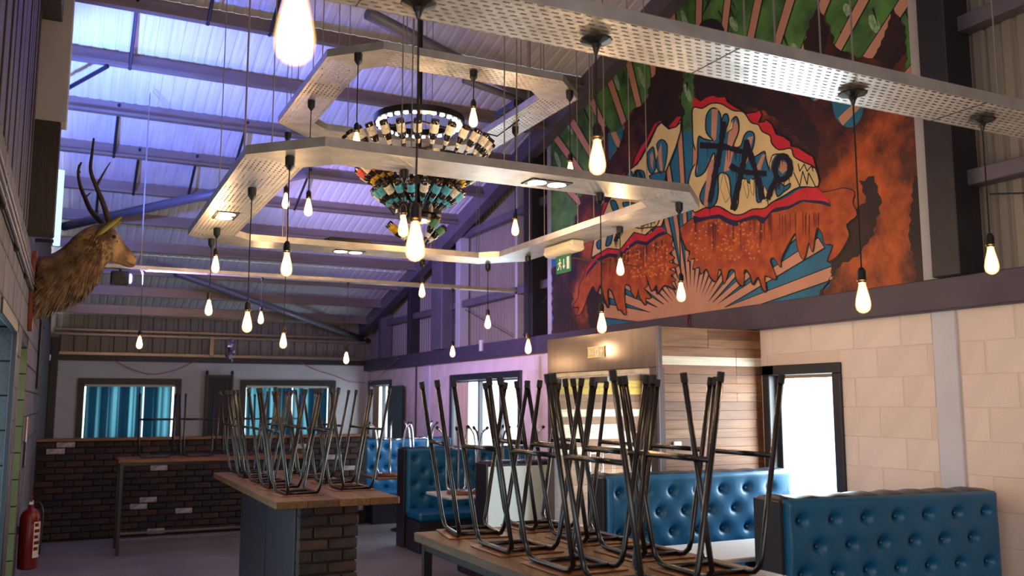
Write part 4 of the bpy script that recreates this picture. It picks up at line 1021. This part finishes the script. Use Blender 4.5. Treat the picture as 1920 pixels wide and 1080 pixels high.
# plaque
pz0, pz1 = sd(60, 618).z, sd(66, 470).z
outl = [(-.05, pz0), (.05, pz0), (.13, pz0+.12), (.17, (pz0+pz1)/2), (.16, pz1-.05), (.06, pz1), (-.06, pz1), (-.16, pz1-.05), (-.17, (pz0+pz1)/2), (-.13, pz0+.12)]
MB().prism([(.004, y_, z_) for y_, z_ in [tuple(p) for p in bez(outl, 4, True)]], (.03, 0, 0)).build('plaque', M['plaque'], stag)
for dy in (-.055, .055):
    pts = [(195, 418), (172, 392), (160, 364), (151, 339), (147, 313), (153, 296)] if dy > 0 else [(204, 418), (192, 384), (179, 356), (169, 328), (172, 295), (175, 268)]
    spread = [0, .05, .10, .13, .12, .10]
    P = [sd(x, y, dy*1.0 + math.copysign(s, dy)) for (x, y), s in zip(pts, spread)]
    an = MB().tube(bez(P, 5), [(.025-.017*i/25) for i in range(26)], 9).build('antler', M['antler'], stag, True)
    br = [(160, 364), (166, 357), (172, 351)] if dy > 0 else [(180, 357), (191, 337), (205, 315)]
    Q = [sd(x, y, dy + math.copysign(.10+.03*i, dy)) for i, (x, y) in enumerate(br)]
    MB().tube(bez(Q, 4), [.013-.0012*i for i in range(9)], 8).build('tine', M['antler'], an, True)
    if dy > 0:
        Q = [sd(150, 315, dy+.12), sd(147, 305, dy+.14), sd(148, 298, dy+.15)]; MB().tube(Q, [.009, .006, .003], 7).build('tine', M['antler'], an, True)
for s in (-1, 1):
    o2 = .085
    base, tip = sd(180, 441, s*o2), sd(229, 411, s*(o2+.05)); ax = tip-base; side = Vector((-.35, 0, -1)).normalized(); nrm = ax.cross(side).normalized()*-s
    mb = MB(); n = 10; V = []
    for i in range(n+1):
        t_ = i/n; w = .072*math.sin(math.pi*min(1, .12+t_*.88))**.8*(1-.25*t_)
        c = base + ax*t_
        V += [c - side*w, c - nrm*.022*math.sin(math.pi*t_) , c + side*w*.9]
    f_ = []
    for i in range(n): f_ += [(3*i, 3*i+1, 3*i+4, 3*i+3), (3*i+1, 3*i+2, 3*i+5, 3*i+4)]
    e = mb.add(V, f_).build('ear', M['ear'], stag, True); so = e.modifiers.new('solid', 'SOLIDIFY'); so.thickness = .006
    p = sd(214, 447, s*.076); ey = MB().lathe([(.002, -.016), (.011, -.011), (.016, 0), (.011, .011), (.002, .016)], 12, Matrix.Translation(p)).build('eye', M['black'], stag, True)
    q_ = [sd(236, 491, s*.046), sd(243, 496, s*.047), sd(252, 499, s*.036)]
    MB().tube(q_, [.002, .003, .002], 6).build('mouth_line', M['black'], stag)
    p = sd(253.5, 483, s*.034); MB().lathe([(.001, -.007), (.006, 0), (.001, .007)], 8, Matrix.Translation(p)).build('nostril', M['black'], stag, True)
    p = sd(219, 455, s*.074); MB().lathe([(.001, -.012), (.005, 0), (.001, .012)], 8, Matrix.Translation(p)).build('tear_duct', M['black'], stag, True)
# ================================================================== HIGH TABLES AND UPTURNED STOOLS
TT = 1.09
def boards_top(t, x0, x1, y0, y1, z1, th, n, along='Y'):
    q = Vector(t.location); w = ((x1-x0) if along == 'Y' else (y1-y0))/n
    for i in range(n):
        a, b = ((x0+w*i, y0, z1-th), (x0+w*(i+1)-.002, y1, z1)) if along == 'Y' else ((x0, y0+w*i, z1-th), (x1, y0+w*(i+1)-.002, z1))
        MB().cbox(tuple(Vector(a)-q), tuple(Vector(b)-q), .004).build('board', M['top_wood'][i % 3] if along == 'Y' else M['ledge'], t)
# front table
ft = thing('high_table', 'front high table with wooden top on a black steel frame', 'table', (2.07, 3.1, 0), group='high tables carrying upturned stools')
boards_top(ft, 1.63, 2.52, 1.75, 4.46, TT, .045, 6)
q = Vector(ft.location)
for a, b in (((1.66, 1.8, TT-.085), (1.70, 4.42, TT-.045)), ((2.45, 1.8, TT-.085), (2.49, 4.42, TT-.045)), ((1.66, 4.38, TT-.085), (2.49, 4.42, TT-.045)), ((1.66, 1.8, TT-.085), (2.49, 1.84, TT-.045))):
    MB().cbox(tuple(Vector(a)-q), tuple(Vector(b)-q), .003).build('apron_rail', M['black_metal'], ft)
for x, y in ((1.68, 4.40), (2.47, 4.40), (1.68, 1.82), (2.47, 1.82)):
    MB().cbox(tuple(Vector((x-.022, y-.022, 0))-q), tuple(Vector((x+.022, y+.022, TT-.045))-q), .003).build('leg', M['black_metal'], ft)
MB().cbox(tuple(Vector((1.66, 4.385, .25))-q), tuple(Vector((2.49, 4.415, .28))-q), .003).build('foot_rail', M['black_metal'], ft)
# middle table with brick pier
mt = thing('high_table', 'middle high table with a thick wooden top on a brick pier with dark sides', 'table', (1.65, 7.4, 0), group='high tables carrying upturned stools'); q = Vector(mt.location)
boards_top(mt, 1.28, 2.15, 6.18, 9.05, TT, .05, 4)
PX0, PX1, PY0, PY1 = 1.475, 1.90, 6.33, 8.6
MB().box(tuple(Vector((PX0+.012, PY0+.03, 0))-q), tuple(Vector((PX1-.02, PY1-.02, TT-.056))-q)).build('pier_core', M['mortar'], mt)
MB().cbox(tuple(Vector((PX0-.004, PY0+.115, 0))-q), tuple(Vector((PX0+.012, PY1, TT-.06))-q), .002).build('side_panel', M['booth_side'], mt)
MB().cbox(tuple(Vector((PX0-.01, PY0+1.1, 0))-q), tuple(Vector((PX0-.003, PY0+1.14, TT-.06))-q), .002).build('panel_seam', M['black'], mt)
bsrc = MB().cbox((-.1075, -.05, -.0325), (.1075, .05, .0325), .007).build('brick', M['brick'][0], mt); first = True
z = .0; k = 0
while z < TT-.1:
    h = .081
    xs = [PX0] + ([PX0+.21] if k % 2 else [PX0+.10, PX0+.31]) + [PX1]
    for a, b in zip(xs, xs[1:]):
        loc = Vector(((a+b)/2, PY0+.05+R.uniform(-.012, .012), z+h/2))-q
        m = R.choice(M['brick']); sc = ((b-a-.012)/.215, 1, (h-.012)/.065)
        if first: bsrc.location = loc; bsrc.scale = sc; first = False
        else: share(bsrc, 'brick', loc, mt, m, sc, (0, R.uniform(-.02, .02), R.uniform(-.03, .03)))
    for j in range(2):       # returns on the aisle side
        share(bsrc, 'brick', Vector((PX1-.04+R.uniform(-.01, .01), PY0+.22+.22*j+(.1 if k % 2 else 0), z+h/2))-q, mt, R.choice(M['brick']), (.95, .95, (h-.012)/.065), (0, 0, HP))
    z += h; k += 1
# table by the brick half wall
bt = thing('high_table', 'rear high table with a thin wooden top and steel frame before the brick half wall', 'table', (1.55, 11.8, 0), group='high tables carrying upturned stools'); q = Vector(bt.location)
boards_top(bt, .56, 2.75, 11.5, 12.15, TT, .04, 3, 'X')
for x in (.60, 2.70):
    for y in (11.54, 12.1): MB().cbox(tuple(Vector((x-.02, y-.02, 0))-q), tuple(Vector((x+.02, y+.02, TT-.04))-q), .003).build('leg', M['black_metal'], bt)
for y in (11.54, 12.1): MB().cbox(tuple(Vector((.6, y-.012, .16))-q), tuple(Vector((2.7, y+.012, .185))-q), .003).build('foot_rail', M['steel'], bt)
MB().cbox(tuple(Vector((.6, 11.53, TT-.075))-q), tuple(Vector((2.7, 11.55, TT-.04))-q), .003).build('apron_rail', M['black_metal'], bt)

SH = .764
def make_stool():
    t = thing('bar_stool', 'x', 'stool', (0, 0, TT))
    r = .0112
    for s in (-1, 1):
        xb, xt = s*.108, s*.232
        pts = []
        dn, up = .185, .205
        legA = [(xt, -up, SH), (xb + (xt-xb)*.10, -dn-.004, .085)]
        corner = [(xb+s*.003, -dn+.002, .045), (xb, -dn+.03, .022), (xb, -dn+.065, .017)]
        pts = legA + corner + [(x, -y, z) for x, y, z in reversed(corner)] + [(x, -y, z) for x, y, z in reversed(legA)]
        MB().tube(pts, r, 8).build('side_frame', M['black_metal'], t, True)
        f = .60; xf = xb + (xt-xb)*f; yf = dn + (up-dn)*f
        MB().tube([(xf, -yf, SH*f), (xf, yf, SH*f)], .0105, 8).build('foot_bar', M['black_metal'], t, True)
        for sy in (-1, 1):
            d = Vector((xt-xb, sy*(up-dn), SH)).normalized()
            MB().tube([Vector((xt, sy*up, SH))-d*.03, Vector((xt, sy*up, SH))+d*.006], .0140, 10).build('foot_cap', M['cap'], t)
    for sy in (-1, 1): MB().tube([(-.108, sy*.10, .017), (.108, sy*.10, .017)], .010, 8).build('seat_rail', M['black_metal'], t, True)
    MB().cbox((-.155, -.17, 0.0005), (.155, .17, .0065), .003).build('seat', M['seat_wood'], t)
    return t
stool0 = make_stool(); used = [False]
ORD = ['first', 'second', 'third', 'fourth', 'fifth', 'sixth', 'seventh']
def place_stool(x, y, a, label, group):
    o = stool0 if not used[0] else copy_tree(stool0); used[0] = True
    o.location = (x, y, TT); o.rotation_euler = (0, 0, math.radians(a)); tag(o, label, 'stool', group)
for col, cx, ys in (('left', 1.875, (4.28, 3.745, 3.25, 2.78)), ('right', 2.29, (4.33, 3.84, 3.375, 2.91))):
    for i, y in enumerate(ys):
        place_stool(cx + R.uniform(-.015, .015), y, (-10 if (col == 'left' and i == 0) else R.uniform(-2, 2)), 'upturned black stool on the front table, %s row, %s from the far end' % (col, ORD[i]), 'stools upturned on the front table')
for col, cx, ys in (('left', 1.53, (8.78, 8.25, 7.72, 7.19, 6.66)), ('right', 2.0, (8.52, 7.98, 7.42, 6.86))):
    for i, y in enumerate(ys):
        place_stool(cx + R.uniform(-.02, .02), y, R.uniform(-5, 5), 'upturned black stool on the middle brick table, %s row, %s from the far end' % (col, ORD[i]), 'stools upturned on the middle table')
for i, x in enumerate((.98, 1.47, 1.98, 2.45)):
    place_stool(x, 11.80, 90 + R.uniform(-4, 4), 'upturned black stool on the rear table by the brick wall, %s from the left' % ORD[i], 'stools upturned on the rear table')

# ================================================================== BRICK HALF WALL
hw = thing('wall_brick', 'low dark brick wall with a wooden ledge across the back of the room', 'wall', (1.8, 13.05, 0), kind='structure'); q = Vector(hw.location)
HX0, HX1, HY, HZ = WL, 4.0, 13.0, 1.255
MB().box(tuple(Vector((HX0, HY+.02, 0))-q), tuple(Vector((HX1, HY+.2, HZ))-q)).build('core', M['mortar'], hw)
bs2 = MB().cbox((-.1075, -.02, -.0325), (.1075, .02, .0325), .006).build('brick', M['brick'][1], hw); bs2.location = Vector((HX0+.11, HY+.015, HZ-.045))-q
rr = random.Random(12); nrow = 15; n = 0
for k in range(nrow):
    zc = HZ-.042-.082*k; x = HX0 + (.1125 if k % 2 else 0) + .11
    while x < HX1-.05 and n < 298:
        m = M['brick_white'] if rr.random() < .045 else rr.choice(M['brick'])
        share(bs2, 'brick', Vector((x, HY+.012+rr.uniform(-.006, .006), zc))-q, hw, m, (1, 1, 1.06), (rr.uniform(-.03, .03), 0, 0)); n += 1; x += .2265
MB().cbox(tuple(Vector((HX0, HY-.04, HZ))-q), tuple(Vector((HX1+.03, HY+.24, HZ+.035))-q), .004).build('ledge', M['ledge'], hw)

# ================================================================== BLUE BUTTONED BOOTHS
def tufted(L, Hh, sx=.232, sz=.152, z_low=.0, depth=.048, res=.0125):
    """panel in local x (0..L), z (0..Hh); bulges toward -y"""
    btn = []; rows = int((Hh-.08)/sz); 
    for r_ in range(rows+1):
        z = Hh-.125-sz*r_
        if z < .05: break
        x = .10 + (sx/2 if r_ % 2 else 0)
        while x < L-.06: btn.append((x, z)); x += sx
    nx, nz = int(L/res), int(Hh/res); V = []
    for j in range(nz+1):
        for i in range(nx+1):
            x, z = L*i/nx, Hh*j/nz
            dmin = min(((x-bx)**2 + (z-bz)**2) for bx, bz in btn) if btn else 1
            d1 = math.sqrt(dmin)
            e = min(x, L-x, z, Hh-z); edge = min(1, e/.04)
            v = .045*math.sqrt(max(0, 1-(1-edge)**2)) - depth*math.exp(-(d1/.030)**2) - .012*math.exp(-(d1/.075)**2)
            V.append((x, -v, z))
    fs = [(j*(nx+1)+i, j*(nx+1)+i+1, (j+1)*(nx+1)+i+1, (j+1)*(nx+1)+i) for j in range(nz) for i in range(nx)]
    return V, fs, btn
btn_src = [None]
def booth(label, x, y, L, rz, hgt, face='tuft', back='plain', seat=True, th=.24):
    t = thing('booth_bench', label, 'booth', (x, y, 0), math.radians(rz), 'blue buttoned booth benches')
    zb = .40
    MB().cbox((0, 0, .0), (L, th, hgt-.03), .006).build('back_core', M['booth_side'], t)
    def panel(flip):
        V, fs, btn = tufted(L-.02, hgt-zb-.01)
        if not flip: VV = [(v[0]+.01, v[1]-.002, v[2]+zb) for v in V]
        else: VV = [(L-.01-v[0], th-v[1]+.002, v[2]+zb) for v in V]
        pn = MB().add(VV, fs).build('back_cushion', M['blue'], t, True)
        for bx, bz in btn:
            loc = (bx+.01, -.012, bz+zb) if not flip else (L-.01-bx, th+.012, bz+zb)
            if btn_src[0] is None:
                btn_src[0] = MB().lathe([(.003, -.010), (.010, -.007), (.013, 0), (.010, .007), (.003, .010)], 10, Matrix.Rotation(HP, 4, 'X')).build('button', M['blue'], pn, True); btn_src[0].location = loc
            else: share(btn_src[0], 'button', loc, pn)
    if face == 'tuft': panel(False)
    elif face == 'pale': MB().cbox((.0, -.012, .05), (L, -.001, hgt-.05), .003).build('back_panel', M['pale_panel'], t)
    if back == 'tuft': panel(True)
    # padded roll along the top
    n = 26; pts = [(L*i/n, th/2, hgt-.035+.006*math.sin(i*1.9)) for i in range(n+1)]
    V = []; m = 14
    for (px, py_, pz) in pts:
        for k in range(m):
            a = 2*math.pi*k/m; V.append((px, py_+(th/2+.012)*math.cos(a), pz+.038*math.sin(a)*(1 if math.sin(a) > 0 else .6)))
    fs = [(i*m+k, i*m+(k+1) % m, (i+1)*m+(k+1) % m, (i+1)*m+k) for i in range(n) for k in range(m)] + [tuple(range(m)), tuple(n*m+k for k in range(m-1, -1, -1))]
    fix_normals(MB().add(V, fs).build('top_roll', M['blue_dark'], t, True))
    MB().cbox((-.022, -.01, 0), (-.001, th+.01, hgt-.02), .005).build('side_panel', M['booth_side'], t)
    for sgn, want in ((-1, face == 'tuft' and seat), (1, back == 'tuft' and seat)):
        if not want: continue
        y0, y1 = (-.52, -.045) if sgn < 0 else (th+.045, th+.52)
        MB().cbox((0, y0, .36), (L, y1, .47), .03).build('seat_cushion', M['blue'], t)
        MB().cbox((.0, y0+.03, 0), (L, y1, .355), .005).build('seat_base', M['booth_side'], t)
    return t
booth('blue buttoned booth bench in the right foreground against the cream wall', 3.76, 4.10, 1.62, -7, 1.20, back='plain')
booth('blue buttoned booth bench below the bright window, facing the foreground', 3.68, 5.90, 1.74, -4, 1.205)
booth('booth bench with a plain pale back left of the lobby doors', 3.76, 8.20, 1.70, 0, 1.17, face='pale', back='tuft')
booth('dark blue buttoned booth bench under the gable window', 3.76, 10.62, 1.70, 0, 1.20)
booth('farthest blue buttoned booth bench near the far corner', 4.04, 13.30, 1.42, 0, 1.215)
# tables between the benches
def booth_table(label, x0, x1, y0, y1, m='table_white', z=.75):
    t = thing('booth_table', label, 'table', ((x0+x1)/2, (y0+y1)/2, 0), group='tables between the booths'); q = Vector(t.location)
    MB().cbox(tuple(Vector((x0, y0, z-.03))-q), tuple(Vector((x1, y1, z))-q), .006).build('table_top', M[m], t)
    MB().tube([(0, 0, .02), (0, 0, z-.03)], .035, 12).build('pedestal', M['black_metal'], t, True)
    MB().lathe([(.24, 0), (.24, .015), (.04, .03)], 24).build('base', M['black_metal'], t)
booth_table('white booth table behind the foreground booth', 3.72, 4.95, 4.72, 5.35)
booth_table('white booth table left of the lobby behind the pale booth back', 3.70, 4.9, 9.05, 9.75)
booth_table('booth table with a wooden top between the two farthest benches', 3.76, 4.9, 11.75, 12.4, 'ledge')

# chrome stools upturned on booth tables
def chrome_stool(x, y, z, a, label):
    t = thing('chrome_stool', label, 'stool', (x, y, z), math.radians(a), 'chrome stools upturned on the booth tables')
    MB().lathe([(.15, 0.001), (.165, .01), (.165, .03), (.15, .04)], 20).build('seat', M['seat_wood'], t, True)
    tips = []
    for sx in (-1, 1):
        for sy in (-1, 1):
            P = bez([(sx*.08, sy*.08, .04), (sx*.12, sy*.12, .09), (sx*.125, sy*.125, .40), (sx*.15, sy*.15, .64), (sx*.20, sy*.20, .72)], 4)
            MB().tube(P, .0125, 8).build('leg', M['chrome'], t, True)
            MB().tube([(sx*.193, sy*.193, .708), (sx*.208, sy*.208, .735)], .017, 8).build('foot_cap', M['cap'], t)
    for s in (-1, 1):
        MB().tube([(-.13, s*.13, .50), (.13, s*.13, .50)], .010, 8).build('foot_bar', M['chrome'], t, True)
        MB().tube([(s*.13, -.13, .50), (s*.13, .13, .50)], .010, 8).build('foot_bar', M['chrome'], t, True)
for x, y, a, n in ((3.95, 9.3, 10, 'nearest the table end'), (4.33, 9.42, -15, 'in the middle'), (4.68, 9.35, 20, 'closest to the wall')):
    chrome_stool(x, y, .75, a, 'upturned chrome stool on the white table left of the lobby, ' + n)
for x, y, a, n in ((4.02, 12.0, 25, 'nearest the table end'), (4.5, 12.1, -10, 'closest to the wall')):
    chrome_stool(x, y, .75, a, 'upturned chrome stool on the farthest booth table, ' + n)

# ================================================================== SMALL THINGS
# fire extinguisher on the left wall
fe = thing('fire_extinguisher', 'red fire extinguisher hung on the left block wall', 'extinguisher', (-.238, 8.98, .33))
MB().lathe([(.06, 0), (.078, .008), (.082, .02), (.082, .43), (.078, .455), (.06, .485), (.035, .505), (.022, .515), (.022, .54)], 24).build('cylinder', M['red'], fe, True)
MB().lathe([(.0825, .12), (.0829, .121), (.0829, .38), (.0825, .381)], 24).build('band', M['red'], fe, True)
n = 24; V = []
for i in range(7):
    a = -1.15+.16*i
    V += [(.0836*math.cos(a), .0836*math.sin(a), .10), (.0836*math.cos(a), .0836*math.sin(a), .40)]
MB().add(V, [(2*i, 2*i+2, 2*i+3, 2*i+1) for i in range(6)]).build('label', M['label_white'], fe)
for zz, w in ((.36, 3), (.31, 4), (.26, 3), (.21, 4), (.16, 3)):
    V = []
    for i in range(w+1):
        a = -1.08+.16*i; V += [(.0842*math.cos(a), .0842*math.sin(a), zz), (.0842*math.cos(a), .0842*math.sin(a), zz+.028)]
    MB().add(V, [(2*i, 2*i+2, 2*i+3, 2*i+1) for i in range(w)]).build('label_print', M['red'], fe)
MB().cbox((-.02, -.02, .54), (.02, .02, .58), .004).build('valve', M['chrome'], fe)
MB().cbox((-.012, -.09, .575), (.012, .03, .59), .003).build('lever', M['red'], fe); MB().cbox((-.012, -.08, .60), (.012, .03, .615), .003).build('handle', M['red'], fe)
MB().tube(bez([(.02, 0, .56), (.07, -.01, .55), (.095, -.02, .45), (.09, -.03, .25), (.086, -.03, .12)], 5), .009, 8).build('hose', M['black'], fe, True)
MB().cbox((-.097, -.03, .30), (-.08, .03, .36), .003).build('bracket', M['steel_dark'], fe)
# notices
nt_ = thing('wall_notice', 'white and orange paper notices pinned to the left block wall', 'notice', (WL+.004, 9.45, 1.2))
for y0, y1, z0, z1, m in ((-.12, .12, .12, .42, 'paper'), (-.11, .11, .30, .40, 'orange_paper'), (-.16, .14, -.03, .11, 'paper')):
    MB().box((0, y0, z0), (.003 if m == 'paper' else .0045, y1, z1)).build('sheet', M[m], nt_)
MB().box((0, -.30, -.02), (.012, -.18, .20)).build('holder', M['steel_dark'], nt_)
# blue tube lamp beside the left column
nl = thing('blue_tube_light', 'glowing blue-white tube light beside the left column above the stag', 'light', (-.178, 9.05, 3.17))
MB().tube([(0, 0, .0), (0, 0, .70)], .030, 14).build('tube', M['neon'], nl, True)
MB().cbox((-.17, -.02, .02), (-.02, .02, .05), .003).build('bracket', M['steel_dark'], nl); MB().cbox((-.17, -.02, .58), (-.02, .02, .61), .003).build('bracket', M['steel_dark'], nl)
l = bpy.data.lights.new('blue_tube_glow', 'SPOT'); l.spot_size = 2.0; l.spot_blend = .6; l.energy = 560; l.color = (.11, .20, 1.0); l.shadow_soft_size = .08
lo = bpy.data.objects.new('blue_tube_glow', l); COL.objects.link(lo); lo.parent = nl; lo.location = (.10, .10, .62); lo.rotation_euler = Vector((.6, .9, 1)).to_track_quat('-Z', 'Y').to_euler()
# small effect lamp at the end of the far tray
el = thing('effect_light', 'small dark effect lamp fixed at the left end of the far tray', 'light', (.42, 10.36, 3.02))
MB().cbox((-.09, -.07, -.02), (.09, .07, .12), .012).build('body', M['steel_dark'], el)
MB().lathe([(.05, .0), (.055, .02), (.035, .03)], 16, Matrix.Translation((.09, 0, .05)) @ Matrix.Rotation(HP, 4, 'Y')).build('lens', emitter('effect_lens', (.35, .25, 1.0), 4), el)
MB().tube([(0, 0, .12), (0, 0, .15)], .012, 8).build('clamp', M['black'], el)
sp = bpy.data.lights.new('effect_beam', 'SPOT'); sp.energy = 900; sp.color = (.52, .38, 1.0); sp.spot_size = 1.5; sp.spot_blend = .8; sp.shadow_soft_size = .05
so = bpy.data.objects.new('effect_beam', sp); COL.objects.link(so); so.parent = el; so.location = (.14, 0, .05)
so.rotation_euler = (Vector((5.5, 12.2, 3.9)) - Vector((.56, 10.36, 3.07))).to_track_quat('-Z', 'Y').to_euler()
s2 = bpy.data.lights.new('roof_fill_beam', 'SPOT'); s2.energy = 130; s2.color = (.36, .30, 1.0); s2.spot_size = 1.55; s2.spot_blend = 1; s2.shadow_soft_size = .08  # extra upward spot added to brighten the roof
so2 = bpy.data.objects.new('roof_fill_beam', s2); COL.objects.link(so2); so2.parent = el; so2.location = (.05, -.1, .05)
so2.rotation_euler = Vector((.9, -1.2, 2.2)).to_track_quat('-Z', 'Y').to_euler()
# tall dark panel between the far windows
dp = thing('dark_panel', 'tall dark wooden panel with two post knobs leaning on the far wall', 'panel', (2.56, D-.1, 0))
MB().cbox((-.22, -.02, .35), (.22, .03, 2.27), .006).build('board', M['dark_wood'], dp)
for s in (-1, 1):
    MB().cbox((s*.23-.025, -.035, 0), (s*.23+.025, .04, 2.27), .005).build('post', M['frame'], dp)
    MB().lathe([(.012, 2.27), (.03, 2.30), (.03, 2.33), (.012, 2.36)], 12, Matrix.Translation((s*.23, 0, 0))).build('knob', M['frame'], dp, True)
MB().cbox((-.25, -.03, 2.22), (.25, .035, 2.27), .004).build('top_rail', M['frame'], dp)
# chair silhouettes are the rear stools; grey board leaning in the corner by the gable
gb = thing('leaning_board', 'dark grey board leaning on the gable wall near the far corner', 'board', (5.40, 15.9, 0), 0)
MB().cbox((.0, -.42, 0), (.03, .42, 2.06), .004).build('board', M['booth_side'], gb)
# pink garland swags
for i, (a, m, b) in enumerate((((.62, 2.56), (1.35, 2.27), (2.15, 2.56)), ((4.05, 2.56), (4.75, 2.30), (5.42, 2.16)))):
    P = bez([(a[0], D-.09, a[1]), ((a[0]+m[0])/2, D-.10, m[1]+.10), (m[0], D-.10, m[1]), ((m[0]+b[0])/2, D-.10, m[1]+.08 if i == 0 else m[1]-.12), (b[0], D-.09, b[1])], 8)
    tag(MB().tube(P, .008, 6).build('garland', M['rope'], None, True), 'pink garland swag on the far wall, %s' % ('above the left window' if i == 0 else 'above the right window'), 'garland', 'garlands on the far wall')
P = bez([(5.38, 17.4, 2.15), (5.38, 16.6, 2.3), (5.36, 15.6, 2.56)], 8)
tag(MB().tube(P, .008, 6).build('garland', M['rope'], None, True), 'pink garland running up the gable wall by the corner', 'garland')
# crumpled foil twist hanging in front of the far wall
p = onY(432, 655, 14.5); mb = MB(); rr = random.Random(3); V = []; m = 9; n = 16
for i in range(n+1):
    z = .17-.36*i/n; c = Vector((.03*math.sin(i*.9), 0, z))
    for k in range(m):
        a = 2*math.pi*k/m+i*.35; r_ = (.02+.045*math.sin(math.pi*min(1, (i+.5)/n)))*rr.uniform(.55, 1.3); V.append(c+Vector((r_*math.cos(a), r_*math.sin(a), 0)))
ft2 = thing('foil_twist', 'crumpled silvery foil twist hanging before the far wall', 'decoration', (p.x, p.y, p.z))
mb.add(V, [(i*m+k, i*m+(k+1) % m, (i+1)*m+(k+1) % m, (i+1)*m+k) for i in range(n) for k in range(m)]).build('foil', M['foil'], ft2)
MB().tube([(0, 0, .16), (0, 0, zr(p.y)+.03-p.z)], .002, 5).build('thread', M['wire'], ft2)
# curtains at the gable windows
def gcurtain(y0, y1, label):
    n = 40; V = []
    for i in range(n+1):
        y = y0+(y1-y0)*i/n; d = .016*math.sin(i*1.3)+.01*math.sin(i*2.9); V += [(WR+.02+d, y, 1.06), (WR+.02+d*.7, y, 2.06)]
    tag(MB().add(V, [(2*i, 2*i+2, 2*i+3, 2*i+1) for i in range(n)]).build('curtain', mat('beige_curtain', (214, 190, 156), .9), None, True), label, 'curtain')
gcurtain(12.75, 13.25, 'beige curtain gathered at the left of the gable window')
gcurtain(17.2, 17.6, 'beige curtain at the corner window of the gable wall')
# red cable tails dropping from the dark band onto the lobby
for y, n in ((7.05, 'right'), (8.75, 'left')):
    tag(MB().tube([(WR-.115, y, 2.60), (WR-.13, y+.01, 2.50), (WR-.12, y, 2.385)], .010, 6).build('cable_tail', M['red'], None, True), 'short red cable dropping over the dark band, %s one' % n, 'cable')
# black control boxes lying on the trays
for x, y, z, lab in ((3.20, 6.55, ZH+.058, 'black control box lying on the upper tray ring'), (2.3, 8.2, ZT+.058, 'black control box lying on the far side of the lower tray ring')):
    b = thing('control_box', lab, 'box', (x, y, z), 0 if z < 4 else HP)
    MB().cbox((-.2, -.06, 0), (.2, .06, .06), .004).build('body', M['black'], b)
    MB().cbox((-.23, -.03, .01), (-.2, .03, .05), .003).build('connector', M['steel_dark'], b)
